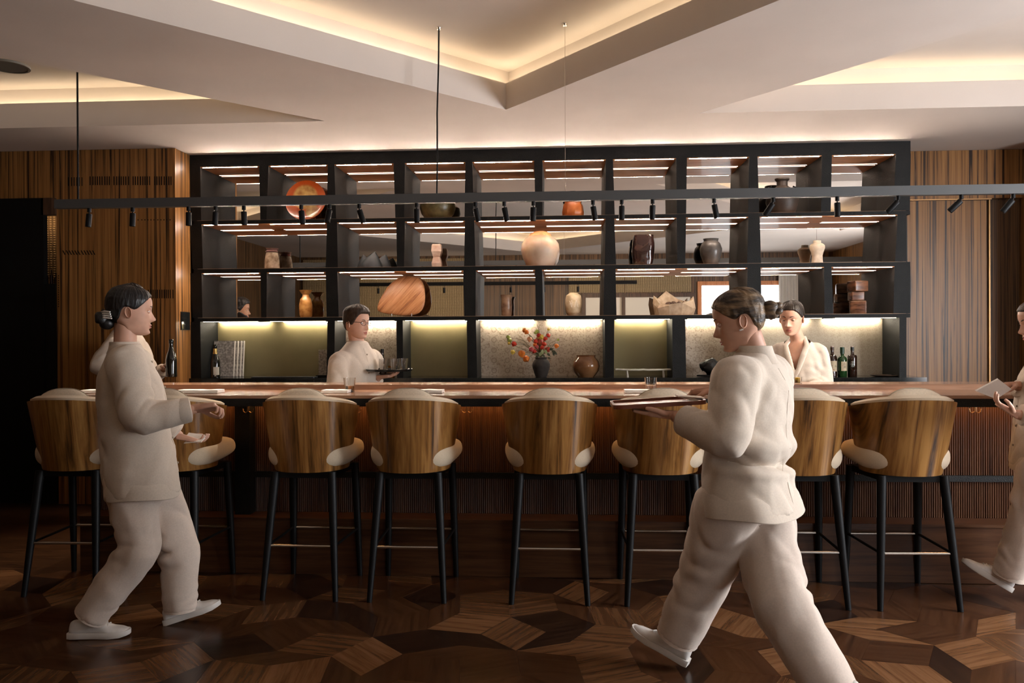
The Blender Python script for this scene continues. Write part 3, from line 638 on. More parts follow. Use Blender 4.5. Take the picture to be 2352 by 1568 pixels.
# ------------------------------------------------------------------ bar stools
def shell_pt(th, k, out=0.0):
    """point on the barrel back: th from the rear centre, k 0 at the foot to 1 at the rim"""
    a = .205+.062*k**.85+out; b = (.212+.088*k)+out
    x = a*math.sin(th); y = -b*math.cos(th) if abs(th) < PI/2 else (abs(th)-PI/2)*.16
    s = math.copysign(abs(math.sin(th))**.85, th); x = a*s
    return x, y
def rim(th): return 1.092-.052*(1-math.cos(min(abs(th), PI/2)))/1.0-.02*max(0, abs(th)-PI/2)
def make_stool():
    r = thing('bar_stool', '', 'bar stool', (0, 0, 0), 'bar stools along the counter'); ORG[r.name] = Vector((0, 0, 0))
    TH = [math.radians(-112+224*i/44) for i in range(45)]; KS = [i/10 for i in range(11)]
    def grid(out, zlo, zadd):
        g = []
        for k in KS:
            row = []
            for th in TH:
                x, y = shell_pt(th, k, out); z = zlo+(rim(th)+zadd-zlo)*k; row.append((x, y, z))
            g.append(row)
        return g
    def shell(o0, o1, zlo, zadd, bulge=0):
        A, B = grid(o0, zlo, zadd), grid(o1, zlo, zadd); n = len(TH); m = len(KS)
        vs = [v for row in A for v in row]+[v for row in B for v in row]; off = n*m; fs = []
        for i in range(m-1):
            for j in range(n-1):
                a = i*n+j; fs += [(a, a+1, a+n+1, a+n), (off+a, off+a+n, off+a+n+1, off+a+1)]
        mid = []
        for j in range(n):
            p, q = Vector(A[-1][j]), Vector(B[-1][j]); mid.append(tuple((p+q)/2+Vector((0, 0, bulge))))
        b2 = len(vs); vs += mid
        for j in range(n-1):
            a, c = (m-1)*n+j, off+(m-1)*n+j
            fs += [(a, a+1, b2+j+1, b2+j), (b2+j, b2+j+1, c+1, c), (j, off+j, off+j+1, j+1)]
        for i in range(m-1):
            for j in (0, n-1): fs.append((i*n+j, (i+1)*n+j, off+(i+1)*n+j, off+i*n+j))
        return MB().add(vs, fs)
    obj('back_shell', shell(0, -.014, .688, 0), M['stool_wood'], r)
    obj('back_liner', shell(-.015, -.062, .70, .012, .012), M['seat_fab'], r)
    # crescent cushion standing above the rim
    cu = MB(); superbox(cu, (0, 0, 0), (.172, .052, .135), 2.5, 14)
    cu.v = [(x, y-.30*(x*x), z-.35*x*x) for x, y, z in cu.v]; cu.v = [(x, y-.185+.02*z, z+1.012) for x, y, z in cu.v]
    c = obj('back_cushion', cu, M['boucle'], r)
    pp = []
    for q in range(40):
        a = 2*PI*q/39; x = .172*math.copysign(abs(math.cos(a))**.8, math.cos(a)); z = .135*math.copysign(abs(math.sin(a))**.8, math.sin(a))
        pp.append((x, -.30*x*x-.185+.02*z, z-.35*x*x+1.012))
    obj('piping', MB().tube(pp, .0035, 6), M['piping'], c)
    st = MB(); rs = []
    for (k, z) in ((.78, .700), (.90, .712), (.985, .742), (1.0, .775), (.985, .806), (.93, .826), (.80, .836), (.4, .842)):
        ring = []
        for j in range(48):
            a = 2*PI*j/48; ca, sa = math.cos(a), math.sin(a); sg = lambda t: math.copysign(abs(t)**.55, t)
            w = .264*k; d = .235*k; y_ = .035+d*sg(sa); ring.append((w*sg(ca)*(.86+.14*smoothstep(-.20, .16, y_)), y_, z+max(0, .78-z)/.08*.045*max(0, .3+.7*sg(sa))))
        rs.append(ring)
    obj('seat', subd(st.rings(rs), 1), M['seat_fab'], r)
    fr = MB()
    for (y0, y1, w0, w1) in ((-.165, .225, .15, .19),):
        fr.add([(-w0, y0, .652), (w0, y0, .652), (w1, y1, .652), (-w1, y1, .652), (-w0, y0, .6865), (w0, y0, .6865), (w1, y1, .6865), (-w1, y1, .6865)],
               [(0, 3, 2, 1), (4, 5, 6, 7), (0, 1, 5, 4), (1, 2, 6, 5), (2, 3, 7, 6), (3, 0, 4, 7)])
    obj('seat_frame', fr, M['black_leg'], r, False)
    ft = {}
    for s in (-1, 1):
        for nm, top, bot in (('b', (s*.160, -.160, .685), (s*.203, -.245, 0)), ('f', (s*.188, .195, .685), (s*.205, .235, 0))):
            ft[s, nm] = (Vector(top), Vector(bot)); t, b = Vector(top), Vector(bot)
            obj('leg', MB().tube([t, t.lerp(b, .3), t.lerp(b, .75), b], [.024, .0225, .018, .0145], 14), M['black_leg'], r)
    at = lambda k: ft[k][0].lerp(ft[k][1], 1-.288/.685)
    obj('footrest', MB().tube([at((-1, 'b')), at((1, 'b'))], .0075, 10), M['steel'], r)
    obj('footrest', MB().tube([at((-1, 'f')), at((1, 'f'))], .0075, 10), M['steel'], r)
    for s in (-1, 1): obj('stretcher', MB().tube([at((s, 'b'))+Vector((0, 0, .0)), at((s, 'f'))], .0075, 8), M['black_leg'], r)
    return r
ST = [(-2.79, .03, 'first bar stool from the dark doorway, its wood back lost in shadow'),
      (-2.21, -.02, 'bar stool standing behind the server who carries a white card'),
      (-1.43, -.02, 'bar stool next to the black bar post, below the whisky glass'),
      (-.845, .0, 'dim-lit bar stool standing below the glasses carried by the bespectacled bartender'),
      (-.077, .0, 'lone middle bar stool below the vase of red and orange flowers'),
      (.535, .0, 'bar stool behind the red-brown tray, half hidden by the server carrying it'),
      (1.27, .0, 'bar stool just behind the foreground server, below the bartender in a wrap top'),
      (1.83, .02, 'last bar stool of the row, brightly lit, below the three whisky bottles')]
stool0 = make_stool()
for i, (x, rz, lab) in enumerate(ST):
    if i == 0: stool0.location = (x, 4.473, 0); stool0.rotation_euler = (0, 0, rz); stool0['label'] = lab
    else: dup(stool0, (x, 4.473, 0), rz, lab)
# ------------------------------------------------------------------ things on the shelves
def rrect(cx, cy, hx, hy, r, n=6):
    o = []
    for (sx, sy, a0) in ((1, 1, 0), (-1, 1, PI/2), (-1, -1, PI), (1, -1, 1.5*PI)):
        for k in range(n+1): a = a0+PI/2*k/n; o.append((cx+sx*(hx-r)+r*math.cos(a), cy+sy*(hy-r)+r*math.sin(a)))
    return o
def glass_mat():
    m, nt, b = _nt('clear_glass'); b.inputs['Base Color'].default_value = (.97, .97, .96, 1); pset(b, .02, trans=1.0, ior=1.45); return m
M['glass'] = glass_mat()
def tumbler(mb, c, r0=.030, r1=.038, h=.095, t_=.002, seg=24):
    return mb.lathe([(0, .0), (r0, 0), (r0+.001, .003), (r1, h), (r1-t_, h), (r0-t_, .010), (0, .009)], c, seg)
YO = 7.09
def X_(px_, Y=YO): return P(px_, 620, Y).x
KM = 7.0/FPX                                   # metres per pixel at the shelves
def put(nm, mb, m, label, cat, group=None, smooth=True): return tag(obj(nm, mb, m, None, smooth), label, cat, group)
def vase(nm, px_, zb, prof, m, label, cat='vase', seg=32, Y=YO, **kw):
    """prof in pixels of the photograph (radius, height)"""
    return put(nm, MB().lathe([(r*KM, h*KM) for r, h in prof], (X_(px_, Y), Y, zb), seg, **kw), m, label, cat)
def glaze(nm, c1, c2, sc=18, rough=.35, **kw): return noisy(nm, c1, c2, sc, rough, 60, .0008, rnd=False, **kw)
# orange and gold plate on a wire easel
def plate_mat():
    m, nt, b = _nt('orange_gold_lacquer'); tc = _n(nt, 'ShaderNodeTexCoord')
    def disc(c, r, e):
        d = _n(nt, 'ShaderNodeVectorMath', operation='DISTANCE'); nt.links.new(tc.outputs['Object'], d.inputs[0]); d.inputs[1].default_value = c
        return ramp(nt, d.outputs['Value'], [(r-e, (1,)*3), (r, (0,)*3)])
    a = disc((-.01, 0, .235), .125, .02); b2 = disc((.06, 0, .10), .065, .006)
    mx0 = _n(nt, 'ShaderNodeMath', operation='MAXIMUM'); nt.links.new(a, mx0.inputs[0]); nt.links.new(b2, mx0.inputs[1])
    n = _n(nt, 'ShaderNodeTexNoise'); n.inputs['Scale'].default_value = 14; nt.links.new(tc.outputs['Object'], n.inputs['Vector'])
    g = ramp(nt, n.outputs['Fac'], [(.35, (.22, .105, .025)), (.65, (.42, .27, .09))])
    mx = _n(nt, 'ShaderNodeMix', data_type='RGBA'); nt.links.new(mx0.outputs[0], mx.inputs['Factor']); mx.inputs[6].default_value = (.30, .055, .010, 1); nt.links.new(g, mx.inputs[7])
    nt.links.new(mx.outputs[2], b.inputs['Base Color']); pset(b, .22, coat=.3); return m
c0 = P(702, 457, YO); R_ = .187
t = thing('display_plate', 'round orange and gold lacquered plate upright on a wire easel, uppermost shelf', 'plate', (c0.x, YO, Z1t))
pl = MB().lathe([(0, 0), (.05, .002), (.13, .010), (.175, .026), (R_, .034), (R_, .040), (.172, .032), (.13, .017), (.05, .008), (0, .006)], (0, 0, 0), 48)
T_ = Matrix.Translation((c0.x, YO+.035, Z1t+.010+R_*.985)) @ Matrix.Rotation(math.radians(80), 4, 'X')
obj('plate', pl.xf(T_), plate_mat(), t)
es = MB()
for s in (-1, 1):
    x = c0.x+s*.06; es.tube([(x, YO-.045, Z1t+.03), (x, YO-.045, Z1t+.004), (x, YO+.09, Z1t+.004), (x, YO+.085, Z1t+.2)], .0028, 8)
es.tube([(c0.x-.06, YO+.088, Z1t+.1), (c0.x+.06, YO+.088, Z1t+.1)], .0028, 8)
obj('easel', es, M['brass'], t)
vase('bowl_vase', 1006, Z1t, [(0, 0), (22, 0), (30, 5), (38, 15), (42, 28), (40, 42), (30, 50), (16, 54), (13, 56), (11, 54), (0, 50)], glaze('olive_glaze', (.06, .05, .02), (.13, .105, .045)), 'squat olive-glazed vessel behind the track, uppermost shelf')
vs_ = vase('vase', 1316, Z1t, [(0, 0), (22, 0), (25, 4), (26, 14), (23, 30), (19, 36), (20, 42), (22, 52), (20, 52), (17, 40), (0, 30)], glaze('orange_glaze', (.40, .10, .025), (.62, .20, .055), 9), 'faceted orange vase with a dark wavy rim on the uppermost shelf', seg=9)
obj('rim', MB().lathe([(20.5*KM, 47*KM), (23*KM, 54*KM), (21*KM, 60*KM), (18*KM, 56*KM), (18*KM, 47*KM)], (X_(1316), YO, Z1t), 18, cap=False, wob=lambda q, z: 1+.10*math.sin(3*q)), plain('dark_rim', (.03, .018, .014), .3), vs_)
vs_ = vase('storage_jar', 1797, Z1t, [(0, 0), (24, 0), (31, 12), (36, 30), (35, 45), (27, 58), (16, 64), (12, 67), (12, 77), (16, 81), (16, 84), (10, 84), (9, 70), (0, 66)], glaze('umber_stoneware', (.028, .02, .016), (.06, .043, .033), 7, .5), 'large dark stoneware jar with a short flared neck on the uppermost shelf', 'jar', 40)
for s in (-1, 1):
    x0 = X_(1797); obj('lug', MB().tube([(x0+s*25*KM, YO, Z1t+58*KM), (x0+s*31*KM, YO, Z1t+64*KM), (x0+s*24*KM, YO, Z1t+66*KM)], .008, 8), M['black_leg'], vs_)
# second row
j1 = vase('glass_jar', 625, Z2t, [(0, 0), (13, 0), (18, 4), (17, 25), (14, 40), (13, 42), (0, 42)], glaze('smoky_marbled_glass', (.13, .085, .05), (.36, .27, .19), 16, .12), 'smoky marbled glass jar with a collared neck on the second shelf', 'jar', 24)
obj('collar', MB().lathe([(13*KM, 41*KM), (16*KM, 43*KM), (13*KM, 47*KM), (16*KM, 51*KM), (13*KM, 51*KM), (11*KM, 42*KM)], (X_(625), YO, Z2t), 24, cap=False), plain('plum_glass', (.10, .05, .045), .15), j1)
fm = MB(); x0 = X_(857)
for (dx, dy, h, w, ph) in ((-.075, 0, .135, .07, -.2), (-.005, -.05, .155, .10, .1), (.075, .02, .135, .09, .35)):
    rs = []
    for k in range(9):
        u = k/8; cx = x0+dx+.035*u*u*(1 if ph > 0 else -.4); rr = w*(1-u)**.8*(1+.15*math.sin(PI*u))+.0015
        rs.append([(cx+rr*math.cos(q), YO+dy+rr*.62*math.sin(q), Z2t+h*u**.9) for q in (2*PI*j/18 for j in range(18))])
    fm.rings(rs)
put('horned_sculpture', fuse(fm, .006, 2), glaze('slate_blue_clay', (.028, .034, .040), (.055, .063, .07), 10, .55), 'slate-blue ceramic sculpture with curved pointed horns on the second shelf', 'sculpture')
hm = MB(); x0 = X_(1004)
for (z0, z1, w0, w1, w2) in ((0, 27, 12, 13, 9.5), (26.5, 56, 9, 13.5, 12.5)):
    rs = [[(x0+w*KM*math.cos(PI/4+PI/2*j)*1.25, YO+w*KM*math.sin(PI/4+PI/2*j)*1.1, Z2t+z*KM) for j in range(4)] for w, z in ((w0, z0), (w1, (z0+z1)/2-2), (w2, z1-3), (w2*.85, z1))]
    hm.rings(rs)
put('block_sculpture', hm, glaze('pink_stone', (.42, .27, .20), (.56, .44, .36), 14, .6), 'pale pink stone sculpture shaped like two stacked blocks on the second shelf', 'sculpture', None, False)
def lantern_mat():
    m = noisy('alabaster', (.40, .27, .18), (.66, .52, .40), 5, .4, rnd=False); b = m.node_tree.nodes['Principled BSDF']
    b.inputs['Subsurface Weight'].default_value = .5; b.inputs['Subsurface Radius'].default_value = (.06, .035, .02); return m
mj = vase('moon_jar', 1241, Z2t, [(0, 0), (27, 0), (31, 3), (41, 22), (45, 40), (43, 54), (35, 66), (26, 72), (0, 72)], lantern_mat(), 'big rounded alabaster jar with a wooden lid in the middle of the second shelf', 'jar', 48)
obj('lid', MB().lathe([(26.5*KM, 71.5*KM), (25*KM, 76*KM), (20*KM, 80*KM), (9*KM, 84*KM), (0, 84*KM)], (X_(1241), YO, Z2t), 32), M['soffit'], mj)
pts = [(X_(1241)+44.5*KM*math.cos(q)*math.cos(.9*math.sin(q*.5)), YO-.17*abs(math.sin(q)), Z2t+(44+14*math.sin(q))*KM) for q in (PI+PI*k/30 for k in range(31))]
bm_ = MB(); x0 = X_(1476)
rs = []
for k in range(9):
    u = k/8; a = .25+.5*u; sx = (21+4*math.sin(3*u))*KM; rs.append([(x0+2*KM*u+sx*math.copysign(abs(math.cos(q))**.6, math.cos(q)), YO+sx*.8*math.copysign(abs(math.sin(q))**.6, math.sin(q)), Z2t+71*KM*u) for q in (2*PI*j/24+a*.3 for j in range(24))])
bm_.rings(rs); n_ = normals(bm_); bm_.v = [tuple(Vector(v)+Vector(nn)*.008*noise.noise(Vector(v)*22)) for v, nn in zip(bm_.v, n_)]
put('block_vase', bm_, glaze('oxblood_glaze', (.014, .007, .006), (.045, .02, .016), 12, .1, coat=.6), 'glossy dark brown block-shaped vase on the second shelf', 'vase')
vase('storage_jar', 1633, Z2t, [(0, 0), (14, 0), (17, 6), (24, 25), (25, 38), (21, 50), (16, 55), (17, 60), (18, 61), (14, 60), (13, 54), (0, 50)], glaze('pewter_glaze', (.05, .045, .042), (.12, .11, .10), 9, .3), 'round dark grey jar with a wide mouth on the second shelf', 'jar', 40)
wv = vase('twin_gourd_vase', 1877, Z2t, [(0, 0), (13, 0), (12, 10), (11.5, 20), (14, 29), (17, 37), (16.5, 43), (12, 47), (8.5, 48), (8.5, 54), (6.5, 54), (6, 46), (0, 45)], glaze('cream_bisque', (.55, .47, .36), (.66, .57, .45), 30, .7), 'cream waisted vase with a short straight neck on the second shelf')
# third row
gv = vase('glass_vase', 702, Z3t, [(0, 0), (12, 0), (15, 5), (16, 28), (13, 44), (9, 49), (8, 54), (14, 62), (16, 65), (14, 64.5), (6, 53), (0, 50)], glaze('amber_glass', (.36, .15, .035), (.62, .33, .10), 22, .15), 'amber glass vase with a flared lip on the third shelf')
ds = MB(); oc = P(918, 680, YO); OUT = [(866, 712), (868, 698), (876, 678), (887, 660), (900, 645), (914, 636), (932, 632), (952, 633), (966, 640), (974, 655), (977, 680), (976, 704), (966, 720), (945, 726), (918, 725), (893, 722), (872, 717)]
ol = []
for i, (a, b) in enumerate(OUT):
    p = P(a, b, YO); ol.append((p.x, p.z))
cx = sum(p[0] for p in ol)/len(ol); cz = sum(p[1] for p in ol)/len(ol); rs = []
for k, y in ((.0, .006), (.75, .002), (.96, -.004), (1.0, -.014), (1.0, -.024), (.93, -.030), (.7, -.026), (.0, -.024)):
    rs.append([(cx+(x-cx)*k, y+(z-cz)*.22, z-cz) for x, z in ol]) if False else rs.append([(cx+(x-cx)*k, YO-y-.01+(cz+(z-cz)*k-cz)*.20, cz+(z-cz)*k) for x, z in ol])
wd_ = wood('slab_wood', (.14, .052, .02), (.29, .125, .05), (.40, .19, .085), sc=(34, 6, 2.2), rough=.35, mixxy=False, warp=.8, rot=(0, .72, 0))
t = thing('wooden_slab', 'large rounded slab of figured wood standing on pins on the third shelf', 'sculpture', (cx, YO, Z3t))
obj('slab', subd(MB().rings(rs), 1), wd_, t)
for dx in (-.08, .10): obj('pin', MB().tube([(cx+dx, YO-.05, Z3t), (cx+dx, YO-.05, Z3t+.03)], .004, 8).box(cx+dx-.01, cx+dx+.01, YO-.06, YO+.04, Z3t+.0003, Z3t+.005), M['steel'], t)
vase('vase', 1163, Z3t, [(0, 0), (9, 0), (12, 4), (13, 25), (12, 40), (14, 47), (15, 50), (11, 49), (9, 38), (0, 35)], glaze('brown_ash_glaze', (.10, .055, .033), (.26, .17, .11), 14, .3), 'small brown ash-glazed vase with a flared rim on the third shelf')
rv = vase('ribbed_vase', 1317, Z3t, [(0, 0), (10, 0), (14, 6)]+[(19.5-5.5*((k-12)/14)**2+(.5 if k % 2 else 0), 7+k*1.9) for k in range(22)]+[(11, 52), (9, 54), (8, 52), (0, 48)], glaze('straw_glaze', (.42, .32, .19), (.58, .47, .31), 20, .5), 'egg-shaped ribbed straw vase with incised marks on the third shelf', 'vase', 36)
iz = MB(); x0 = X_(1317)
for (xa, za, xb, zb_) in ((-9, 34, -5, 20), (-4, 36, -4, 19), (2, 20, 6, 36), (6, 36, 10, 20), (-10, 27, -3, 28)):
    pa = []
    for k in range(5):
        u = k/4; x = xa+(xb-xa)*u; z = za+(zb_-za)*u; r = 19.9-5.5*(((z-7)/1.9-12)/14)**2; pa.append((x0+x*KM, YO-math.sqrt(max(1, r*r-x*x))*KM, Z3t+z*KM))
    iz.tube(pa, .0022, 6)
obj('incised_mark', iz, plain('pale_slip', (.72, .66, .55), .6), rv, True, 'stuff')
pb = MB(); x0 = X_(1548)
base_ = [(-46, 0), (-20, 0), (22, 0), (47, 0)]
a = 10
low = [(34*math.cos(2*PI*j/a)*1.3, 22*math.sin(2*PI*j/a), 0) for j in range(a)]; midr = [(40*math.cos(2*PI*j/a)*1.22, 30*math.sin(2*PI*j/a), 22+6*((j*7) % 3-1)) for j in range(a)]
topr = [(45*math.cos(2*PI*j/a)*(.98+.06*((j*3) % 2)), 30*math.sin(2*PI*j/a), (44, 30, 38, 58, 40, 46, 26, 24, 28, 34)[j]) for j in range(a)]
inn = [(x*.86, y*.82, z-6) for x, y, z in topr]; flo = [(x*.7, y*.7, 14) for x, y, z in low]
pb.rings([[(x0+x*KM, YO+y*KM, Z3t+z*KM) for x, y, z in rr] for rr in (low, midr, topr, inn, flo)])
bw = put('folded_bowl', pb, glaze('sand_paper_clay', (.36, .27, .175), (.50, .39, .27), 24, .85), 'angular folded sand-coloured bowl with a peaked rim on the third shelf', 'bowl', None, False)
dk = MB()
for k in range(14): dk.ball((x0+random.uniform(-22, 22)*KM, YO+random.uniform(-12, 12)*KM, Z3t+(22+random.uniform(0, 6))*KM), random.uniform(4, 7)*KM, 6)
tag(obj('dried_pods', dk, M['frame_brown'], None, True, 'stuff'), 'dark dried pods heaped in the folded sand-coloured bowl', 'dried pods')
cm_ = glaze('streaked_resin_wood', (.045, .018, .009), (.16, .07, .035), 9, .25, stretch=(1, 1, 4))
for k, (xa, xb, ya, yb, lab) in enumerate(((1957, 1993, 690.5, 720.6, 'lowest streaked wood cube of the stack on the third shelf'), (1956, 1986, 670, 690, 'middle streaked wood cube of the stack on the third shelf'), (1957, 1992, 645, 669.5, 'topmost mottled wood cube of the stack on the third shelf'))):
    A, B = P(xa, yb, YO-.05), P(xb, ya, YO-.05); z0 = [Z3t, Z3t+.1175, Z3t+.1945][k]; z1 = [Z3t+.117, Z3t+.194, Z3t+.288][k]; w = B.x-A.x
    mb = MB(); superbox(mb, ((A.x+B.x)/2, YO, (z0+z1)/2), (w/2, w/2, (z1-z0)/2), 14, 14); mb.v = [tuple(Matrix.Rotation(.25*(k-1), 3, 'Z') @ (Vector(v)-Vector(((A.x+B.x)/2, YO, 0)))+Vector(((A.x+B.x)/2, YO, 0))) for v in mb.v]
    put('wood_cube', mb, cm_, lab, 'cube', 'stacked wood cubes')

# ------------------------------------------------------------------ things on the back counter
def text_mb(s, size, font_m=None):
    cu = bpy.data.curves.new('lettering', 'FONT'); cu.body = s; cu.size = size; cu.align_x = 'CENTER'; cu.align_y = 'CENTER'; cu.extrude = 0.0002
    cu.space_line = .95; o = bpy.data.objects.new('lettering', cu); COL.objects.link(o); dg = bpy.context.evaluated_depsgraph_get()
    me = bpy.data.meshes.new_from_object(o.evaluated_get(dg), depsgraph=dg); mb = MB().add([tuple(v.co) for v in me.vertices], [tuple(p.vertices) for p in me.polygons])
    bpy.data.objects.remove(o); bpy.data.curves.remove(cu); bpy.data.meshes.remove(me); return mb
def wrap(mb, c, r, z, rotz=0):
    """lays flat lettering round a bottle of radius r"""
    out = []
    for x, y, zz in mb.v:
        a = x/r+rotz; rr = r+.0003+zz; out.append((c[0]+rr*math.sin(a), c[1]-rr*math.cos(a), z+y))
    mb.v = out; return mb
def label_mb(c, r, z0, z1, a0, a1, n=14):
    rr = r+.0004; mb = MB(); q = [a0+(a1-a0)*k/n for k in range(n+1)]
    mb.add([(c[0]+rr*math.sin(a), c[1]-rr*math.cos(a), z) for z in (z0, z1) for a in q], [(k, k+1, n+2+k, n+1+k) for k in range(n)]); return mb
M['amber_dark'] = plain('dark_amber_glass', (.022, .009, .005), .06, spec=.7, coat=.5)
M['green_dark'] = plain('green_bottle_glass', (.012, .05, .012), .06, spec=.7, coat=.5)
M['black_glass'] = plain('black_bottle_glass', (.006, .007, .006), .07, spec=.7, coat=.5)
M['label'] = plain('cream_label', (.62, .50, .33), .7); M['label_w'] = plain('white_label', (.66, .60, .50), .7); M['ink'] = plain('black_ink', (.015, .012, .01), .6); M['ink_red'] = plain('red_ink', (.45, .10, .06), .6)
M['silver_ink'] = plain('pale_ink', (.55, .60, .55), .5); M['foil'] = plain('gold_foil', (.62, .40, .13), .3, .8)
def bottle(px_, Y, prof, m, label, group, capm=None, capz=None, stop=None):
    c = (X_(px_, Y), Y, zc); t = thing('whisky_bottle', label, 'bottle', c, group)
    obj('glass_body', MB().lathe(prof, c, 28), m, t)
    if capm: obj('cap', MB().lathe([(0, capz[0]), (capz[2], capz[0]), (capz[2], capz[1]), (0, capz[1])], c, 20), capm, t)
    if stop: obj('stopper', MB().lathe([(0, capz[1]+.0002), (.012, capz[1]+.0002), (.014, capz[1]+.006), (.014, capz[1]+stop), (0, capz[1]+stop)], c, 18), plain('clear_stopper', (.55, .42, .36), .1), t)
    return t, c
WP = lambda r, h1, h2, h3: [(0, 0), (r*.93, 0), (r, .004), (r, h1), (r*.85, h1+.014), (r*.45, h2-.008), (.0135, h2), (.0125, h3), (0, h3)]
YW = 7.04
t, c = bottle(1911, YW, WP(.040, .165, .195, .225), M['amber_dark'], 'dark whisky bottle with a cream label of two side-by-side characters', 'whisky bottles on the back counter', plain('brown_cap', (.05, .022, .012), .35), (.2252, .252, .0155), .012)
obj('paper_label', label_mb(c, .040, zc+.045, zc+.135, -.85, .85), M['label'], t)
obj('lettering', wrap(text_mb('余  市', .024), c, .0402, zc+.088), M['ink'], t); obj('emblem', wrap(MB().lathe([(0, 0), (.0042, 0), (.0042, .0003), (0, .0003)], (0, 0, 0), 14), c, .0402, zc+.060), M['ink_red'], t)
t, c = bottle(1934, YW-.02, WP(.039, .150, .185, .215), M['green_dark'], 'green whisky bottle with a cream label of two stacked characters', 'whisky bottles on the back counter', plain('green_cap', (.012, .045, .02), .3), (.196, .252, .0175))
obj('paper_label', label_mb(c, .039, zc+.050, zc+.130, -.55, .8), M['label'], t); obj('lettering', wrap(text_mb('白\n州', .026), c, .0392, zc+.092, .22), M['ink'], t)
obj('seal', wrap(MB().box(-.009, .004, -.0012, .0012, 0, .0003).box(-.009, .0, -.006, -.0045, 0, .0003), c, .0392, zc+.098, -.22), M['ink_red'], t)
t, c = bottle(1957, YW, WP(.039, .170, .196, .222), M['amber_dark'], 'dark whisky bottle with pale brushed characters straight on the glass', 'whisky bottles on the back counter', plain('black_cap', (.012, .014, .012), .3), (.2222, .252, .0145), .009)
obj('lettering', wrap(text_mb('北\n翠', .030), c, .0392, zc+.105, -.2), M['silver_ink'], t)
t, c = bottle(877, 6.98, WP(.037, .150, .180, .215), M['amber_dark'], 'dark whisky bottle just behind the black tray of glasses', None, plain('black_cap2', (.012, .012, .012), .3), (.216, .252, .0145))
obj('lettering', wrap(text_mb('山\n崎', .024), c, .0372, zc+.10, 0), M['silver_ink'], t)
put('amber_jar', MB().lathe([(0, 0), (.030, 0), (.032, .004), (.032, .075), (.026, .088), (.026, .102), (0, .102)], (X_(897, 6.98), 6.98, zc), 24), glaze('amber_jar_glass', (.30, .12, .02), (.42, .20, .04), 8, .1), 'small amber jar beside the bottle behind the black tray', 'jar')
def wine(px_, Y, z0, label, gold=True):
    c = (X_(px_, Y), Y, z0); t = thing('wine_bottle', label, 'bottle', c)
    obj('glass_body', MB().lathe([(0, 0), (.040, 0), (.043, .004), (.043, .135), (.036, .170), (.020, .215), (.0155, .24), (.0155, .292), (0, .292)], c, 32), M['black_glass'], t)
    if gold: obj('neck_foil', MB().lathe([(.021, .214), (.0165, .238), (.0165, .262), (.0155, .262), (.0155, .24), (.020, .214)], c, 24, cap=False), M['foil'], t)
    obj('cap', MB().lathe([(.016, .262), (.0185, .268), (.0185, .292), (.015, .298), (0, .298)], c, 24), M['black_gloss'], t)
    return t, c
t, c = wine(493, 6.93, zc, 'dark sparkling wine bottle with gold neck foil standing by the stone samples')
obj('paper_label', label_mb(c, .043, zc+.028, zc+.098, .05, 1.3), M['label_w'], t)
t, c = wine(392, 6.13, P(392, 865, 6.13).z, 'dark wine bottle lifted by the bearded bartender, before the wood wall', False)
# stone samples
sm = noisy('speckled_stone', (.26, .225, .195), (.56, .50, .44), 55, .45, lo=.4, hi=.62, rnd=False)
A, B = P(488, 861, 7.16), P(534, 779, 7.16); hs = B.z-A.z; ws = B.x-A.x+.035
for k in range(4):
    x1 = P((535, 541, 547, 552)[k], 861, 7.10+.012*k).x; lab = ('grey speckled stone slab, front one of the leaning samples beside the wine bottle', 'pale-edged stone slab, second of the leaning samples', 'pale-edged stone slab, third of the leaning samples', 'pale-edged stone slab, rearmost of the leaning samples')[k]
    mb = MB(); T_ = Matrix.Translation((x1, 7.10+.028*k, zc+.003)) @ Matrix.Rotation(math.radians(-6.5), 4, 'X')
    th_ = .020; w = .19; sh_ = MB().box(-w, 0, 0, th_, 0, hs, 0); mb.join(sh_)
    o = put('stone_slab', mb.xf(T_), sm, lab, 'stone sample', 'leaning stone samples', False)
    obj('slab_edge', MB().box(.0002, .004, .0, th_, .0, hs).xf(T_), plain('pale_stone_edge', (.60, .53, .46), .6), o, False)
x0 = X_(742, 7.10); t = thing('stone_slab', 'single speckled stone slab on a dark foot, behind the bartender in spectacles', 'stone sample', (x0, 7.1, zc))
obj('slab', MB().box(x0-.046, x0+.055, 7.10, 7.122, zc+.016, zc+.016+60*KM).xf(Matrix.Identity(4)), sm, t, False); obj('foot', MB().box(x0-.06, x0+.06, 7.06, 7.16, zc, zc+.015), M['black_leg'], t, False)
# vase of flowers
YV = 7.02
fv = vase('vase', 1242, zc, [(0, 0), (12, 0), (14, 3), (20, 22), (20.5, 30), (17, 38), (13, 41), (14.5, 45), (12, 45), (11, 40), (0, 34)], glaze('charcoal_clay', (.022, .019, .017), (.05, .042, .037), 12, .75), 'charcoal clay vase holding red and orange flowers on the back counter', 'vase', 36, YV)
fl = thing('flower_arrangement', 'loose bunch of red and orange lantern flowers with twigs in the charcoal vase', 'flowers', (X_(1242, YV), YV, zc+.17))
def fp(cx_, cy_, dy=0): return P(1120+cx_/7.84, 720+cy_/7.84, YV+dy)
mouth = Vector((X_(1242, YV), YV, zc+.165)); rf = random.Random(5)
FM = {k: noisy('petal_'+k, c1, c2, 40, .5, rnd=False) for k, c1, c2 in (('red', (.42, .022, .012), (.60, .05, .02)), ('orange', (.62, .13, .015), (.80, .24, .03)), ('pale', (.62, .22, .09), (.75, .36, .17)), ('yellow', (.55, .36, .04), (.68, .5, .10)), ('green', (.20, .24, .03), (.38, .42, .10)), ('pink', (.36, .04, .05), (.5, .09, .09)))}
stem_m = plain('twig', (.10, .075, .03), .7); leaf_m = noisy('leaf_dark', (.02, .028, .012), (.06, .06, .025), 30, .5, rnd=False); leaf_p = noisy('leaf_pale', (.20, .24, .10), (.32, .34, .16), 30, .6, rnd=False)
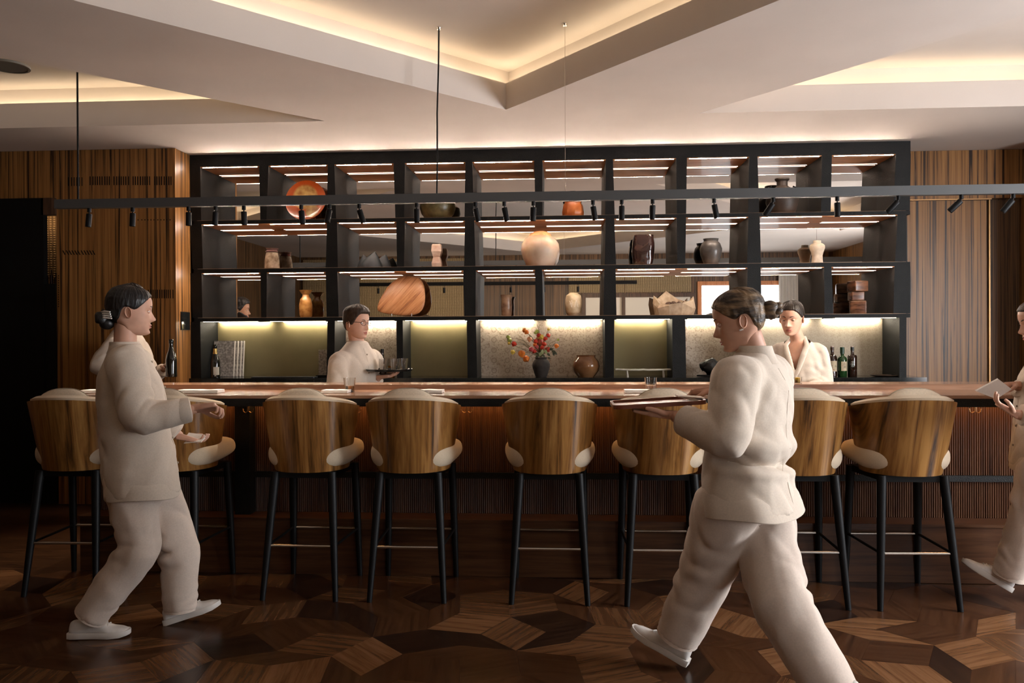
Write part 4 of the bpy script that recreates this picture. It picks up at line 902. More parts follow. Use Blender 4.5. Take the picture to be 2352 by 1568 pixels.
BL = [(660, 300, 'orange', 34), (700, 332, 'orange', 34), (755, 460, 'pale', 40), (866, 500, 'red', 36), (938, 505, 'red', 60), (900, 545, 'red', 34), (1037, 450, 'red', 34), (1093, 390, 'red', 33), (922, 392, 'red', 34), (1015, 550, 'red', 38), (1075, 645, 'red', 44), (785, 640, 'pink', 40), (930, 660, 'pink', 40),
      (475, 545, 'red', 40), (452, 692, 'yellow', 36), (610, 722, 'orange', 56), (697, 815, 'orange', 52), (1240, 582, 'orange', 36), (965, 420, 'yellow', 42), (890, 325, 'green', 36), (860, 345, 'green', 22), (1095, 282, 'yellow', 22), (372, 420, 'green', 30), (395, 482, 'green', 34), (385, 535, 'yellow', 24), (1268, 470, 'green', 20), (880, 600, 'pink', 34), (980, 610, 'red', 34), (850, 560, 'orange', 30), (1000, 470, 'orange', 30), (840, 680, 'red', 34), (1020, 690, 'pink', 32), (900, 450, 'pale', 30)]
def blossom(c, r, seed):
    """papery lantern: ribbed bulb drawn to a point"""
    mb = MB(); rs = []; tl = Matrix.Rotation(rf.uniform(-.6, .6), 3, 'X') @ Matrix.Rotation(rf.uniform(-.7, .7), 3, 'Y')
    for rr, z in ((.06, -1.15), (.35, -.9), (.8, -.45), (1.0, .05), (.85, .5), (.5, .8), (.15, .95)):
        rs.append([c+tl @ Vector((r*rr*math.cos(q)*(1+.10*math.cos(5*q)), r*rr*math.sin(q)*(1+.10*math.cos(5*q)), r*z)) for q in (2*PI*j/15 for j in range(15))])
    return mb.rings(rs)
for k, (a, b_, m, r) in enumerate(BL):
    dy = rf.uniform(-.05, .05); c = fp(a, b_, dy); r_ = r/7.84*KM*1.2
    bl = obj('blossom', blossom(c, r_, k), FM[m], fl)
    md = mouth.lerp(c, .55)+Vector((0, dy*.3, .035+.02*rf.random())); obj('stem', MB().tube([mouth+Vector((rf.uniform(-.02, .02), rf.uniform(-.02, .02), -.05)), mouth+Vector((0, 0, .01)), md, c], [.0024, .0022, .0018, .0013], 6), stem_m, bl)
tw = MB()
for seq in ([(900, 760), (640, 640), (440, 560), (335, 430), (330, 380), (240, 375), (190, 320), (120, 240)], [(960, 760), (1120, 640), (1230, 520)], [(930, 700), (760, 400), (690, 290), (640, 185)], [(950, 700), (930, 330), (890, 190)], [(940, 760), (830, 710), (670, 700)]):
    tw.tube([fp(a, b_, .01) for a, b_ in seq], [.0022-.0014*i/len(seq) for i in range(len(seq))], 6)
obj('twig', tw, stem_m, fl, True, 'stuff')
pm = MB()
for seq in ([(900, 740), (700, 560), (610, 430), (530, 360)], [(900, 740), (720, 560), (600, 500), (520, 450)], [(880, 740), (690, 580), (590, 580), (490, 640)], [(890, 740), (720, 520), (630, 470), (560, 470)]):
    q = [fp(a, b_, .02) for a, b_ in seq]; pm.tube(q, [.0012, .003, .0055, .001], 6)
obj('grass_plume', pm, plain('dry_plume', (.42, .32, .22), .9), fl, True, 'stuff')
for k, (a, b_, s, ang, m) in enumerate(((1150, 640, 60, .2, 0), (1195, 690, 75, -.6, 0), (1225, 715, 60, -.9, 0), (1190, 730, 55, -1.4, 0), (1100, 740, 60, -.8, 0), (890, 720, 60, 2.6, 0), (860, 660, 55, 2.2, 0), (1050, 690, 70, -1.1, 1), (990, 690, 70, -1.5, 1), (950, 730, 70, -1.9, 1), (1010, 760, 55, -.8, 0), (890, 770, 50, 3.4, 0), (1110, 800, 45, -.3, 0))):
    c = fp(a, b_, rf.uniform(-.05, .02)); L_ = s/7.84*KM*1.35; mb = MB(); vv = []
    for i in range(7):
        u = i/6; w = .28*math.sin(PI*u**.8)*L_; z = .15*L_*math.sin(PI*u)
        for sd in (-1, 0, 1): vv.append(Vector((-L_/2+L_*u, sd*.2*w-z*.6, sd*w)))
    fs = [(i*3+j, i*3+j+1, i*3+j+4, i*3+j+3) for i in range(6) for j in range(2)]
    mb.add([c+Matrix.Rotation(-ang, 3, 'Y') @ v for v in vv], fs); obj('leaf', mb, (leaf_m, leaf_p)[m], fl)
vase('round_pot', 1345, zc, [(0, 0), (18, 0), (20, 2), (29, 14), (31.5, 25), (29, 36), (22, 44), (21, 47), (22, 50), (18, 49), (17, 43), (0, 36)], glaze('toffee_glaze', (.14, .055, .02), (.30, .15, .065), 6, .14, coat=.4), 'round toffee-brown glazed pot to the side of the flowers on the back counter', 'pot', 44, 7.0)
# long white ceramic stand
t = thing('serving_stand', 'long white rough-edged ceramic stand on two legs on the back counter', 'stand', (X_(1480, 7.0), 7.0, zc))
rs = []
for k in range(23):
    u = k/22; x = P(1413+132*u, 850, 7.0).x; w = .05*(1+.12*noise.noise(Vector((u*7, 1, 0)))); z = P(1480, 849, 7.0).z+.004*noise.noise(Vector((u*9, 5, 0)))+.004*(2*u-1)**2
    e = .35+.65*math.sin(PI*min(1, max(.06, u)))**.3; rs.append([(x, 7.0-w*e, z+.006), (x, 7.0-w*e, z-.004), (x, 7.0, z-.008), (x, 7.0+w*e, z-.004), (x, 7.0+w*e, z+.006), (x, 7.0, z+.001)])
wc_ = plain('white_ceramic', (.60, .55, .47), .6); obj('top', MB().rings(rs), wc_, t)
for a in (1440, 1523):
    x = P(a, 856, 6.98).x; obj('leg', MB().tube([(x, 6.98, P(1480, 850, 7).z), (x+.006, 6.98, zc)], [.008, .010], 10), wc_, t)
# black rock on a base
rk = MB(); x0 = X_(1632, 7.0); rk.ball((x0, 7.0, zc+.018+.062), .085, 18, 0, (1.25, .9, .72))
rk.v = [tuple(Vector(v)+Vector(nn)*(.034*noise.noise(Vector(v)*11)+.016*abs(noise.noise(Vector(v)*30))-.014*abs(noise.noise(Vector((v[0]*55, v[1]*55, v[2]*8)))))) for v, nn in zip(rk.v, normals(rk))]
rk.v = [(x, y, max(z, zc+.0165)) for x, y, z in rk.v]
t = thing('scholar_rock', 'jagged black display rock on a low carved base on the back counter', 'rock', (x0, 7.0, zc)); obj('rock', rk, glaze('black_rock', (.008, .008, .008), (.03, .029, .027), 20, .35), t, True)
bs = MB(); bs.prism([(x0+.115*math.cos(q)*(1+.06*math.sin(5*q)), 7.0+.075*math.sin(q)) for q in (2*PI*j/30 for j in range(30))], zc+.004, zc+.016)
obj('base', bs, M['black_leg'], t)
put('dark_plate', MB().lathe([(0, .002), (.05, 0), (.10, .006), (.112, .013), (.11, .016), (.09, .009), (0, .006)], (X_(2030, 7.0), 7.0, zc), 36), glaze('dark_bronze', (.03, .018, .012), (.06, .035, .02), 9, .3), 'low dark bronze plate at the far end of the back counter', 'plate')
put('low_black_tray', MB().prism(rrect(X_(652, 6.96), 6.96, .29, .055, .02), zc, zc+.009), M['black_matt'], 'long low black tray on the back counter before the green-gold panel', 'tray', None, False)

# ------------------------------------------------------------------ things on the bar
def napkin(px0, px1, py, lab, Y=4.80):
    a, b = P(px0, py, Y), P(px1, py, Y); mb = MB()
    for k in range(3):
        rs = []
        for i in range(13):
            u = i/12; x = a.x+(b.x-a.x)*u; z = BZ+.0015+.006*k+.0025*noise.noise(Vector((u*4+px0, k, 0))); w = .055-.003*k
            rs.append([(x, Y-w, z), (x, Y-w-.002, z+.0025), (x, Y-w, z+.005), (x, Y+w, z+.005), (x, Y+w, z)])
        mb.rings(rs)
    return put('folded_napkin', mb, M['napkin'], lab, 'napkin', 'folded napkins along the bar')
for px0, px1, py, lab in ((196, 236, 902, 'folded white napkin on the bar before the wood wall, beside the striding server'), (413, 508, 902, 'long folded white napkin on the bar below the stone samples'), (744, 803, 902, 'folded white napkin beside the whisky glass'), (929, 1018, 902, 'folded white napkin on the bar before the tray of glasses'), (1434, 1500, 902, 'folded white napkin beside the empty tumbler')):
    napkin(px0, px1, py, lab)
whisky = plain('whisky_liquid', (.80, .30, .07), .05, trans=.85, ior=1.36)
def glass_on_bar(px_, lab, lq, Y, h=.088):
    c = (P(px_, 895, Y).x, Y, BZ+.0003); t = thing('tumbler', lab, 'glass', c, 'tumblers on the bar')
    obj('glass', tumbler(MB(), c, .030, .0385, h, .0022, 12), M['glass'], t)
    obj('liquid', MB().lathe([(0, .0115), (.0275, .0115), (.0305, lq), (0, lq)], c, 24), whisky if lq > .03 else plain('water_tint', (.85, .55, .42), .05, trans=.9, ior=1.34), t); return t
glass_on_bar(803, 'faceted tumbler of amber whisky on the bar before the bartender in spectacles', .038, 4.86)
glass_on_bar(1495, 'faceted tumbler with a little pink drink, on the bar beside the foreground server', .022, 4.86)
c = (P(1832, 880, 5.2).x, 5.2, BLZ+.0003); t = thing('candle_glass', 'yellow candle in a low glass before the bartender in the wrap top', 'candle', c)
obj('wax', MB().lathe([(0, .0025), (.0165, .0025), (.0165, .034), (.004, .036), (0, .036)], c, 20), plain('yellow_wax', (.60, .36, .03), .5), t); obj('glass', MB().lathe([(0, 0), (.026, 0), (.028, .040), (.0262, .040), (.0242, .002), (0, .002)], c, 24), M['glass'], t)
# ------------------------------------------------------------------ people
HEAD_TAB = [  # z, front y, back y, half width (head 0.23 m tall, eyes at z = 0)
 (-.117, .060, .030, .016), (-.113, .079, .014, .031), (-.103, .089, .004, .041), (-.088, .089, -.022, .0505), (-.070, .0895, -.052, .0575), (-.055, .0905, -.070, .0625), (-.035, .0895, -.084, .0675),
 (-.015, .0885, -.094, .071), (.0, .0870, -.099, .0735), (.015, .0915, -.102, .0750), (.035, .0945, -.104, .0758), (.055, .0915, -.102, .0745), (.075, .083, -.095, .0695), (.092, .067, -.081, .0595), (.104, .046, -.060, .045), (.112, .020, -.034, .026), (.115, .0, -.012, .010)]
def gau(x, s): return math.exp(-(x/s)**2)
def head_pt(z, th, off=0.0):
    fy, by, w = interp(HEAD_TAB, z); yc = -.004; s, c = math.sin(th), math.cos(th); p = .88
    x = w*math.copysign(abs(s)**p, s); y = yc+((fy-yc) if c > 0 else (yc-by))*math.copysign(abs(c)**p, c)
    if c > 0:
        nb = interp([(-.07, 0), (-.0525, .0), (-.048, .010), (-.040, .0235), (-.033, .025), (-.02, .016), (-.005, .0085), (.008, .0035), (.02, 0), (.2, 0)], z)[0]
        y += nb*gau(x, .0105+.004*gau(z+.043, .012))+.0055*gau(z+.042, .010)*gau(abs(x)-.014, .008)
        y += -.0065*gau(z-.001, .013)*gau(abs(x)-.031, .017)+.003*gau(z-.019, .008)*gau(abs(x)-.030, .020)
        y += .0035*gau(z+.022, .018)*gau(abs(x)-.042, .018)
        y += (.0058*gau(z+.0645, .0052)+.0055*gau(z+.0755, .0055)-.003*gau(z+.0698, .0022)-.0035*gau(z+.085, .006))*gau(x, .021)+.004*gau(z+.103, .012)*gau(x, .022)
    if off:
        n = Vector((s/max(w, .02), c/.09, 0)); n = Vector((s, c, 0)); k = smoothstep(.06, .115, z); n = (n*(1-k*.8)+Vector((0, 0, 1))*k).normalized()
        return (x+n.x*off, y+n.y*off, z+n.z*off)
    return (x, y, z)
NTH = 72
ZS = sorted(set([-.117, -.114, -.109]+[-.103+i*.0042 for i in range(49)]+[.104, .109, .113, .115]))
def head_mb(): return MB().rings([[head_pt(z, 2*PI*j/NTH) for j in range(NTH)] for z in ZS if z <= .1151])
def ear_mb(s):
    mb = MB(); n = 22; o = []
    for r_, dz, dx in ((1.0, 0, 0), (1.06, 0, .006), (.92, 0, .0105), (.70, 0, .0025), (.40, 0, .0005)):
        o.append([(s*(.069+dx*.9+.008*max(0, -math.cos(q))), -.012-.0150*r_*math.cos(q)-.004*math.sin(q), -.014+.028*r_*math.sin(q)*(1.0 if math.sin(q) > 0 else .9)) for q in (2*PI*j/n for j in range(n))])
    return mb.rings(o)
def hair_mb(style):
    """shell over the scalp; its lower edge dives under the skin so it never floats"""
    def line(th):
        a = abs((th+PI) % (2*PI)-PI)*180/PI
        if style == 'man': return interp([(0, .068), (35, .066), (48, .052), (60, .030), (72, -.012), (88, -.022), (96, -.002), (112, .0), (122, -.045), (150, -.068), (180, -.070)], a)[0]
        return interp([(0, .066), (30, .062), (50, .044), (66, .018), (80, -.004), (94, .008), (106, .012), (118, -.040), (150, -.066), (180, -.070)], a)[0]
    zs = [-.085+i*.003 for i in range(65)]+[.109, .1115, .1135, .115]; rs = []; NH = 180
    for z in zs:
        row = []
        for j in range(NH):
            th = 2*PI*j/NH; m = smoothstep(-.005, .014, z-(line(th)+line(th+.05)+line(th-.05)+line(th+.1)+line(th-.1))/5); a = abs((th+PI) % (2*PI)-PI)
            if style == 'man': t = .008+.017*smoothstep(.045, .10, z)*(1.2-.25*a)+.004*noise.noise(Vector((th*4, z*40, 1)))
            else: t = .0075+.003*noise.noise(Vector((th*9, z*26, 2)))+(.004*smoothstep(1.7, 3.0, a))
            row.append(head_pt(min(z, .1149), th, -.006+(t+.006)*m))
        rs.append(row)
    top = rs[-1]; return MB().rings(rs)
def limb(mb, pts, rad, seg=16, flat=1.0, upv=None, sub=5):
    """tube through the joints with rounded bends"""
    pts = [Vector(p) for p in pts]; P_, R_ = [], []
    for i in range(len(pts)-1):
        for k in range(sub):
            t = k/sub; p0 = pts[max(i-1, 0)]; p1 = pts[i]; p2 = pts[i+1]; p3 = pts[min(i+2, len(pts)-1)]
            a = p1.lerp(p2, t); cr = .5*((2*p1)+(p2-p0)*t+(2*p0-5*p1+4*p2-p3)*t*t+(3*p1-p0-3*p2+p3)*t**3)
            P_.append(a.lerp(cr, .45)); R_.append(rad[i]+(rad[i+1]-rad[i])*(t*t*(3-2*t)))
    P_.append(pts[-1]); R_.append(rad[-1]); return mb.tube(P_, R_, seg, 0, True, flat, upv)
def ell(mb, rows, lat, fwd, n=28, p=.85):
    """stack of soft ellipses: rows of (centre, half width, half depth)"""
    rs = []
    for c, a, b in rows:
        c = Vector(c); rs.append([c+lat*(a*math.copysign(abs(math.cos(q))**p, math.cos(q)))+fwd*(b*math.copysign(abs(math.sin(q))**p, math.sin(q))) for q in (2*PI*j/n for j in range(n))])
    return mb.rings(rs)
def basis(fw, up):
    fw = Vector(fw).normalized(); up = Vector(up); up = (up-fw*up.dot(fw)).normalized(); rt_ = fw.cross(up)
    return Matrix((rt_, fw, up)).transposed()     # columns: right, forward, up
def frame(c, fw, up, s=1.0): return Matrix.Translation(Vector(c)) @ (basis(fw, up)*s).to_4x4()
def hand_mb(wrist, d, palm, side, curl=.5, thumb=.5, spread=.1, s=1.0):
    """hand: palm block, four jointed fingers of unequal length and a thumb from the side of the palm.
    d points along the fingers, palm is the way the palm faces, side +1 for a right hand"""
    mb = MB(); R_ = basis(d, -Vector(palm)); F = Matrix.Translation(Vector(wrist)) @ (R_*s).to_4x4()
    # local: x right of the hand seen from its back, y along fingers, -z = palm side
    t = -side     # thumb lies on this x side
    pm = MB().rings([[(x, y, z) for x, z in ((-w, -h), (0, -h*1.15), (w, -h), (w*1.08, 0), (w, h), (0, h*1.1), (-w, h), (-w*1.08, 0))] for y, w, h in ((-.02, .022, .017), (.0, .025, .017), (.03, .034, .0145), (.06, .039, .013), (.085, .040, .012), (.094, .037, .010))])
    mb.join(pm)
    for k, (ln, x0, r) in enumerate(((.072, .029, .0088), (.080, .0098, .0092), (.074, -.0098, .0088), (.058, -.0285, .0078))):
        x0 *= t; ang = 0; p = Vector((x0, .088-abs(k-1)*.003, .001)); pts = [Vector((x0*.95, .06, .001)), p.copy()]; sp = spread*(1.3-k)*t*.5
        for q, (fr, cv) in enumerate(((.45, .55), (.32, .85), (.23, .6))):
            ang += cv*curl*1.35*(1+.06*k); p = p+Vector((math.sin(sp)*math.cos(ang), math.cos(sp)*math.cos(ang), -math.sin(ang)))*ln*fr; pts.append(p.copy())
        mb.tube(pts, [r*1.05, r*1.05, r, r*.93, r*.78], 10)
    b = Vector((t*.026, .020, -.004)); m1 = b+Vector((t*.030, .032, -.010-.012*thumb)); m2 = m1+Vector((t*.010*(1-thumb), .028, -.014*thumb-.004)); m3 = m2+Vector((-t*.010*thumb, .022, -.008*thumb))
    mb.tube([b, m1, m2, m3], [.0135, .0115, .0102, .0078], 10)
    mb.v = [tuple(F @ Vector(v)) for v in mb.v]; return fuse(mb, .0032*s, 3, .5)
def wrinkle(mb, amp, freq, d=(0, 0, 1), seed=0, amp2=.35, fade=None):
    n = normals(mb); d = Vector(d).normalized(); out = []
    for (x, y, z), nn in zip(mb.v, n):
        p = Vector((x, y, z)); q = (p-d*(.62*p.dot(d)))*freq+Vector((seed*3.1, seed, 0)); a = 1-2*abs(noise.noise(q)); b = noise.noise(q*2.3)
        w = amp*(a*.7+amp2*b)
        if fade: w *= fade(p)
        out.append((x+nn[0]*w, y+nn[1]*w, z+nn[2]*w))
    mb.v = out; return mb
def fold_rings(mb, centre, axis, amp, wl, reach, side=None, slant=None):
    """pinched folds about a joint: uneven slanting creases, deepest on one side, fading with distance"""
    c = Vector(centre); a = Vector(axis).normalized(); n = normals(mb); out = []; sv = Vector(side).normalized() if side is not None else None
    sl = Vector(slant) if slant is not None else Vector((.35, -.5, .2))
    for v, nn in zip(mb.v, n):
        p = Vector(v); d = p-c; k = gau(d.length, reach)
        if k > .03:
            nv = Vector(nn)
            if sv is not None: k *= .12+.88*smoothstep(-.15, .75, nv.dot(sv))
            t = d.dot(a)+d.dot(sl)*.45+.035*noise.noise(p*9+Vector((c.x*7, c.z*3, 0)))
            u = (t/wl) % 1.0; u = abs(u-.5)*2; w = amp*k*((1-u*u)**1.5*1.5-.75)*(.55+.9*noise.noise(p*11+Vector((3, c.x*5, 1)))); out.append((v[0]+nn[0]*w, v[1]+nn[1]*w, v[2]+nn[2]*w))
        else: out.append(v)
    mb.v = out; return mb
def shoe(parent, heel, toe_dir, up=(0, 0, 1), L=.275):
    """low white trainer: upper, rubber sole, laces; heel = back lower corner of the sole"""
    fwd = Vector(toe_dir).normalized(); B = basis(fwd, up); T = Matrix.Translation(Vector(heel)) @ B.to_4x4()
    prof = [(0, .026), (.05, .034), (.22, .034), (.45, .037), (.68, .047), (.86, .043), (.96, .028), (1.0, .010)]
    def ring(y, w, z0, z1): return [(w*math.cos(q), y, z0+(z1-z0)*(.5-.5*math.cos(0))) for q in ()]
    sl = []
    for zz, k in ((0.0, .97), (.004, 1.03), (.024, 1.04), (.028, 1.0)):
        row = []
        for (t, w) in prof: row.append((w*k, L*t-(.004 if t == 0 else 0), zz+(.012*max(0, t-.8)/.2 if zz < .02 else .006*max(0, t-.8)/.2)))
        for (t, w) in prof[::-1]: row.append((-w*k, L*t-(.004 if t == 0 else 0), zz+(.012*max(0, t-.8)/.2 if zz < .02 else .006*max(0, t-.8)/.2)))
        sl.append(row)
    so = MB().rings(sl).xf(T)
    hts = [(0, .070), (.06, .082), (.22, .082), (.38, .085), (.55, .070), (.72, .052), (.88, .046), (.97, .038), (1.0, .030)]
    rs = []
    for i in range(26):
        t = i/25; w = interp(prof, t)[0]*.98; h = interp(hts, t)[0]; y = L*(.004+.985*t)
        rs.append([(w*math.copysign(abs(math.cos(q))**.7, math.cos(q))*(1 if math.sin(q) < .2 else 1-.25*(math.sin(q)-.2)), y, .022+(h-.022)*max(0, math.sin(q))**.8) for q in (PI*j/14 for j in range(15))]+[(0, y, .018)])
    upm = subd(MB().rings(rs), 1).xf(T)
    sh = obj('shoe', upm, M['shoe'], parent); obj('sole', so, M['sole'], sh)
    lc = MB()
    for k in range(5):
        y = L*(.44+.052*k); z = interp(hts, .44+.052*k)[0]+.003; lc.tube([(-.022, y, z-.011), (-.010, y+.004, z), (.010, y-.004, z), (.022, y, z-.011)], .0027, 6)
    y = L*.42; z = interp(hts, .42)[0]+.004
    for s_ in (-1, 1): lc.tube([(0, y, z), (s_*.022, y+.012, z+.010), (s_*.034, y+.004, z-.002), (s_*.016, y-.006, z-.004), (0, y, z)], .0026, 6)
    obj('laces', lc.xf(T), M['sole'], sh); return sh
def face(parent, F, hair, gaze=0.0, lids=.15, lipm=None, glasses=False, skin=None, brow='hair_brown'):
    for s in (-1, 1):
        c = Vector((s*.031, .0725, .0005)); g = Vector((gaze, 1, -.15)).normalized()
        e = obj('eye', MB().ball(c, .0118, 10).xf(F), M['eye'], parent); obj('pupil', MB().ball(c+g*.0068, .0058, 8).xf(F), M['iris'], e)
        for nm, n, e0, e1 in (('upper_eyelid', 9, math.radians(28-lids*58), math.radians(112)), ('lower_eyelid', 5, math.radians(-24), math.radians(-56))):
            rs = []
            for i in range(n):
                ee = e0+e1*i/(n-1)
                rs.append([c+Vector((.0133*math.cos(PI*j/16), .0128*math.sin(PI*j/16)*math.cos(ee), .0128*math.sin(PI*j/16)*math.sin(ee))) for j in range(17)])
            obj(nm, MB().rings(rs, False, 0, False).xf(F), skin, e)
    for s in (-1, 1):
        br = MB(); pts = []
        for k in range(7):
            x = .013+.036*k/6; z = .0195+.006*math.sin(PI*min(1, k/4.5*.75)); pts.append((s*x, 0, z))
        pts = [Vector((x, head_pt(z, math.asin(max(-1, min(1, x/.075))))[1]+.0005, z)) for x, y, z in pts]
        br.tube(pts, [.0016, .0028, .0030, .0028, .0024, .0018, .0010], 6)
        obj('eyebrow', br.xf(F), M[brow], parent)
    lp = MB()
    for z0, r0 in ((-.0645, .0042), (-.0755, .0050)):
        pts = []; rr = []
        for k in range(9):
            x = -.022+.044*k/8; u = 1-(x/.022)**2; y = head_pt(z0, math.asin(x/.062))[1]; pts.append(Vector((x, y-.0022, z0*(u)+(1-u)*-.0698))); rr.append(.0012+r0*.72*u)
        lp.tube(pts, rr, 8)
    obj('lips', lp.xf(F), lipm or M['lips'], parent)
    if glasses:
        gl = MB()
        for s in (-1, 1):
            pts = [(s*(.033+.022*math.cos(q)), .098-.010*abs(math.cos(q))*(1 if math.cos(q) > 0 else 0), .000+.0165*math.sin(q)) for q in (2*PI*k/24 for k in range(25))]
            gl.tube(pts, .0016, 6); gl.tube([(s*.055, .088, .005), (s*.071, .05, .006), (s*.078, -.005, .004), (s*.076, -.028, -.012)], .0017, 6)
        gl.tube([(-.011, .104, .003), (0, .107, .006), (.011, .104, .003)], .0016, 6)
        obj('spectacles', gl.xf(F), M['black_leg'], parent)

def person(name, label, J, st):
    """J: joint positions in the room; st: build and clothing. One continuous body, clothes, hair and shoes as its children"""
    base = Vector((J['pel'][0], J['pel'][1], 0)); t = thing(name, label, 'person', base, st.get('group'))
    fwd = Vector(J['tf']).normalized(); fwd.z = 0; fwd.normalize(); lat = fwd.cross(Vector((0, 0, 1)))   # lat = person's right
    pel, nk, hc = Vector(J['pel']), Vector(J['neck']), Vector(J['head']); sk = M[st.get('skin', 'skin')]
    F = frame(hc, J['hf'], J.get('hu', (0, 0, 1)), st.get('hs', 1.0)); g = st.get('girth', 1.0)
    up = (nk-pel); H_ = up.length; up.normalize()
    sh = {k: Vector(J['s'+k]) for k in 'LR'}; el = {k: Vector(J['e'+k]) for k in 'LR'}; wr_ = {k: Vector(J['w'+k]) for k in 'LR'}
    hp = {k: Vector(J['h'+k]) for k in 'LR'}; kn = {k: Vector(J['k'+k]) for k in 'LR'}; an = {k: Vector(J['a'+k]) for k in 'LR'}
    mid = (sh['L']+sh['R'])/2; shw = (sh['R']-sh['L']).length/2; sl_ = (sh['R']-sh['L']).normalized()
    def sp(f): return pel.lerp(nk, f)
    # ---- body: one fused skin from soles to neck, then head and hands grown onto it
    b = MB()
    ell(b, [(sp(-.12), .13, .09), (sp(.0), .155*g, .105*g), (sp(.25), .135*g, .092*g), (sp(.55), .145*g, .10*g), (sp(.80), .165*g, .098*g), (sp(.93), .12, .07), (sp(1.0), .06, .055)], lat, fwd)
    nb = F @ Vector((0, -.020, -.055)); limb(b, [sp(.9), nk+Vector((0, 0, .005)), nb], [.075, .053*st.get('nk', 1), .050*st.get('nk', 1)])
    for k in 'LR':
        limb(b, [mid.lerp(sh[k], .5), sh[k], el[k], wr_[k]], [.06, .052, .038, .025])
        limb(b, [pel.lerp(hp[k], .6), hp[k], kn[k], an[k]], [.09, .080, .052, .035])
    b = fuse(b, .011, 4)
    hb = head_mb().xf(F); b.join(hb)
    for s in (-1, 1): b.join(ear_mb(s).xf(F))
    for k, s in (('L', -1), ('R', 1)):
        hd = J['hand'+k]; b.join(hand_mb(wr_[k], hd[0], hd[1], s, *hd[2:]))
    body = obj('body', b, sk, t)
    face(body, F, st['hair'], st.get('gaze', 0), st.get('lids', .15), None, st.get('glasses'), sk, st.get('brow', st['hair']))
    # ---- hair
    h = hair_mb(st['cut']).xf(F); ho = obj('hair', h, M[st['hair']], t)
    if st['cut'] == 'bun':
        bn = MB(); bx, by, bz = st.get('bun', (0, -.122, -.012)); bn.ball((bx, by, bz), .036, 12, 0, (1, .92, 1)); bn.tube([(0, -.09, bz*.5), (bx, by+.01, bz)], [.034, .028], 14)
        n_ = normals(bn); bn.v = [tuple(Vector(v)+Vector(nn)*.004*math.sin(60*(v[2]+.6*v[0])+5*noise.noise(Vector(v)*20))) for v, nn in zip(bn.v, n_)]
        bu = obj('bun', bn.xf(F), M[st['hair']], ho)
        for q in st.get('wisps', ()): obj('wisp', MB().ball(q[0], q[1], 10, 0, q[2]).xf(F), M[st['hair']], ho)
    if st.get('beard'):
        bd = MB(); rs = []
        for i in range(15):
            z = -.114+.0068*i; row = []
            for j in range(41):
                th = -1.75+3.5*j/40; e = min(smoothstep(-1.75, -1.55, th), smoothstep(1.75, 1.55, th) if False else 1-smoothstep(1.55, 1.75, th))
                top = interp([(0, -.084), (.35, -.056), (.75, -.05), (1.2, -.03), (1.75, -.015)], abs(th))[0]; m = (1-smoothstep(top-.008, top+.004, z))*e
                row.append(head_pt(z, th, -.004+.009*m))
            rs.append(row)
        obj('beard', bd.rings(rs, False, 0, False).xf(F), M[st['hair']], ho)
    # ---- jacket
    jm = M[st.get('top', 'linen')]; e_ = st.get('ease', 1.0); j = MB(); hem = st.get('hem', -.22)
    D_ = st.get('depth', 1.0)*g*e_; rows = [(sp(hem), .200*g*e_, .145*D_), (sp(hem+.02), .201*g*e_, .146*D_), (sp(-.02), .198*g*e_, .146*D_), (sp(.25), st.get('waist', .180)*g*e_, .136*D_), (sp(.5), .180*g*e_, .134*D_), (sp(.75), .184*g, .126*g*e_), (sp(.88), .165*g, .10*g), (sp(.97), .105, .074), (sp(1.02), .072, .064)]
    if st.get('flare'): fo = Vector(st['flare']); rows[0] = (sp(hem)+fo, rows[0][1]*1.05, rows[0][2]*1.08); rows[1] = (sp(hem+.02)+fo*.9, rows[1][1]*1.04, rows[1][2]*1.06); rows[2] = (rows[2][0]+fo*.35, rows[2][1], rows[2][2])
    ell(j, rows, lat, fwd, 32)
    for k in 'LR':
        cu = wr_[k]+(el[k]-wr_[k]).normalized()*st.get('cuff', .03); sr = st.get('sleeve', 1.0)
        limb(j, [mid.lerp(sh[k], .45), sh[k], sh[k].lerp(el[k], .55), el[k], el[k].lerp(cu, .5), cu], [.080*g, .076*sr*g, .070*sr, .062*sr, .055*sr, .047*sr], 18)
    j = fuse(j, .009, 9)
    for k in 'LR':
        u1, u2 = (el[k]-sh[k]).normalized(), (wr_[k]-el[k]).normalized(); ax = u1+u2; fold_rings(j, el[k], ax, .023, .055, .14, u2-u1)
        fold_rings(j, sh[k].lerp(el[k], .3), (el[k]-sh[k])+lat*.6, .012, .08, .15, None, fwd)
    fold_rings(j, sp(.20), up+lat*.5, st.get('wfold', .012), .12, .24, None, lat-fwd*.5)
    if st.get('blouse'):
        nn_ = normals(j); o_ = []
        for v, n1 in zip(j.v, nn_):
            d_ = Vector(v)-pel; h_ = d_.dot(up)/H_; rad_ = (d_-up*d_.dot(up)).length
            w_ = st['blouse']*(gau(h_-.31, .075)*.9-gau(h_-.17, .035)*1.15+.35*gau(h_-.10, .04))*(1-smoothstep(.21, .27, rad_))*smoothstep(-.4, .6, -Vector(n1).dot(fwd)+.4)
            o_.append((v[0]+n1[0]*w_, v[1]+n1[1]*w_, v[2]+n1[2]*w_))
        j.v = o_
    wrinkle(j, st.get('wr', .006)*1.5, 6.5, st.get('wd', (.3, .1, .9)), st.get('seed', 1))
    if 'vneck' in st:
        zb, w0 = st['vneck']; zv = nk.z-zb; keep = []
        for f in j.f:
            c = Vector((0, 0, 0))
            for i in f: c += Vector(j.v[i])
            c /= len(f); d = c-nk; x = d.dot(lat); y = d.dot(fwd); dz = c.z-zv
            if y > -.01 and dz > 0 and abs(x) < .012+w0*dz/zb and c.z < nk.z+.12 and abs(x) < .12: continue
            keep.append(f)
        j.f = keep; j.mi = [0]*len(keep)
    jo = obj('jacket', j, jm, t)
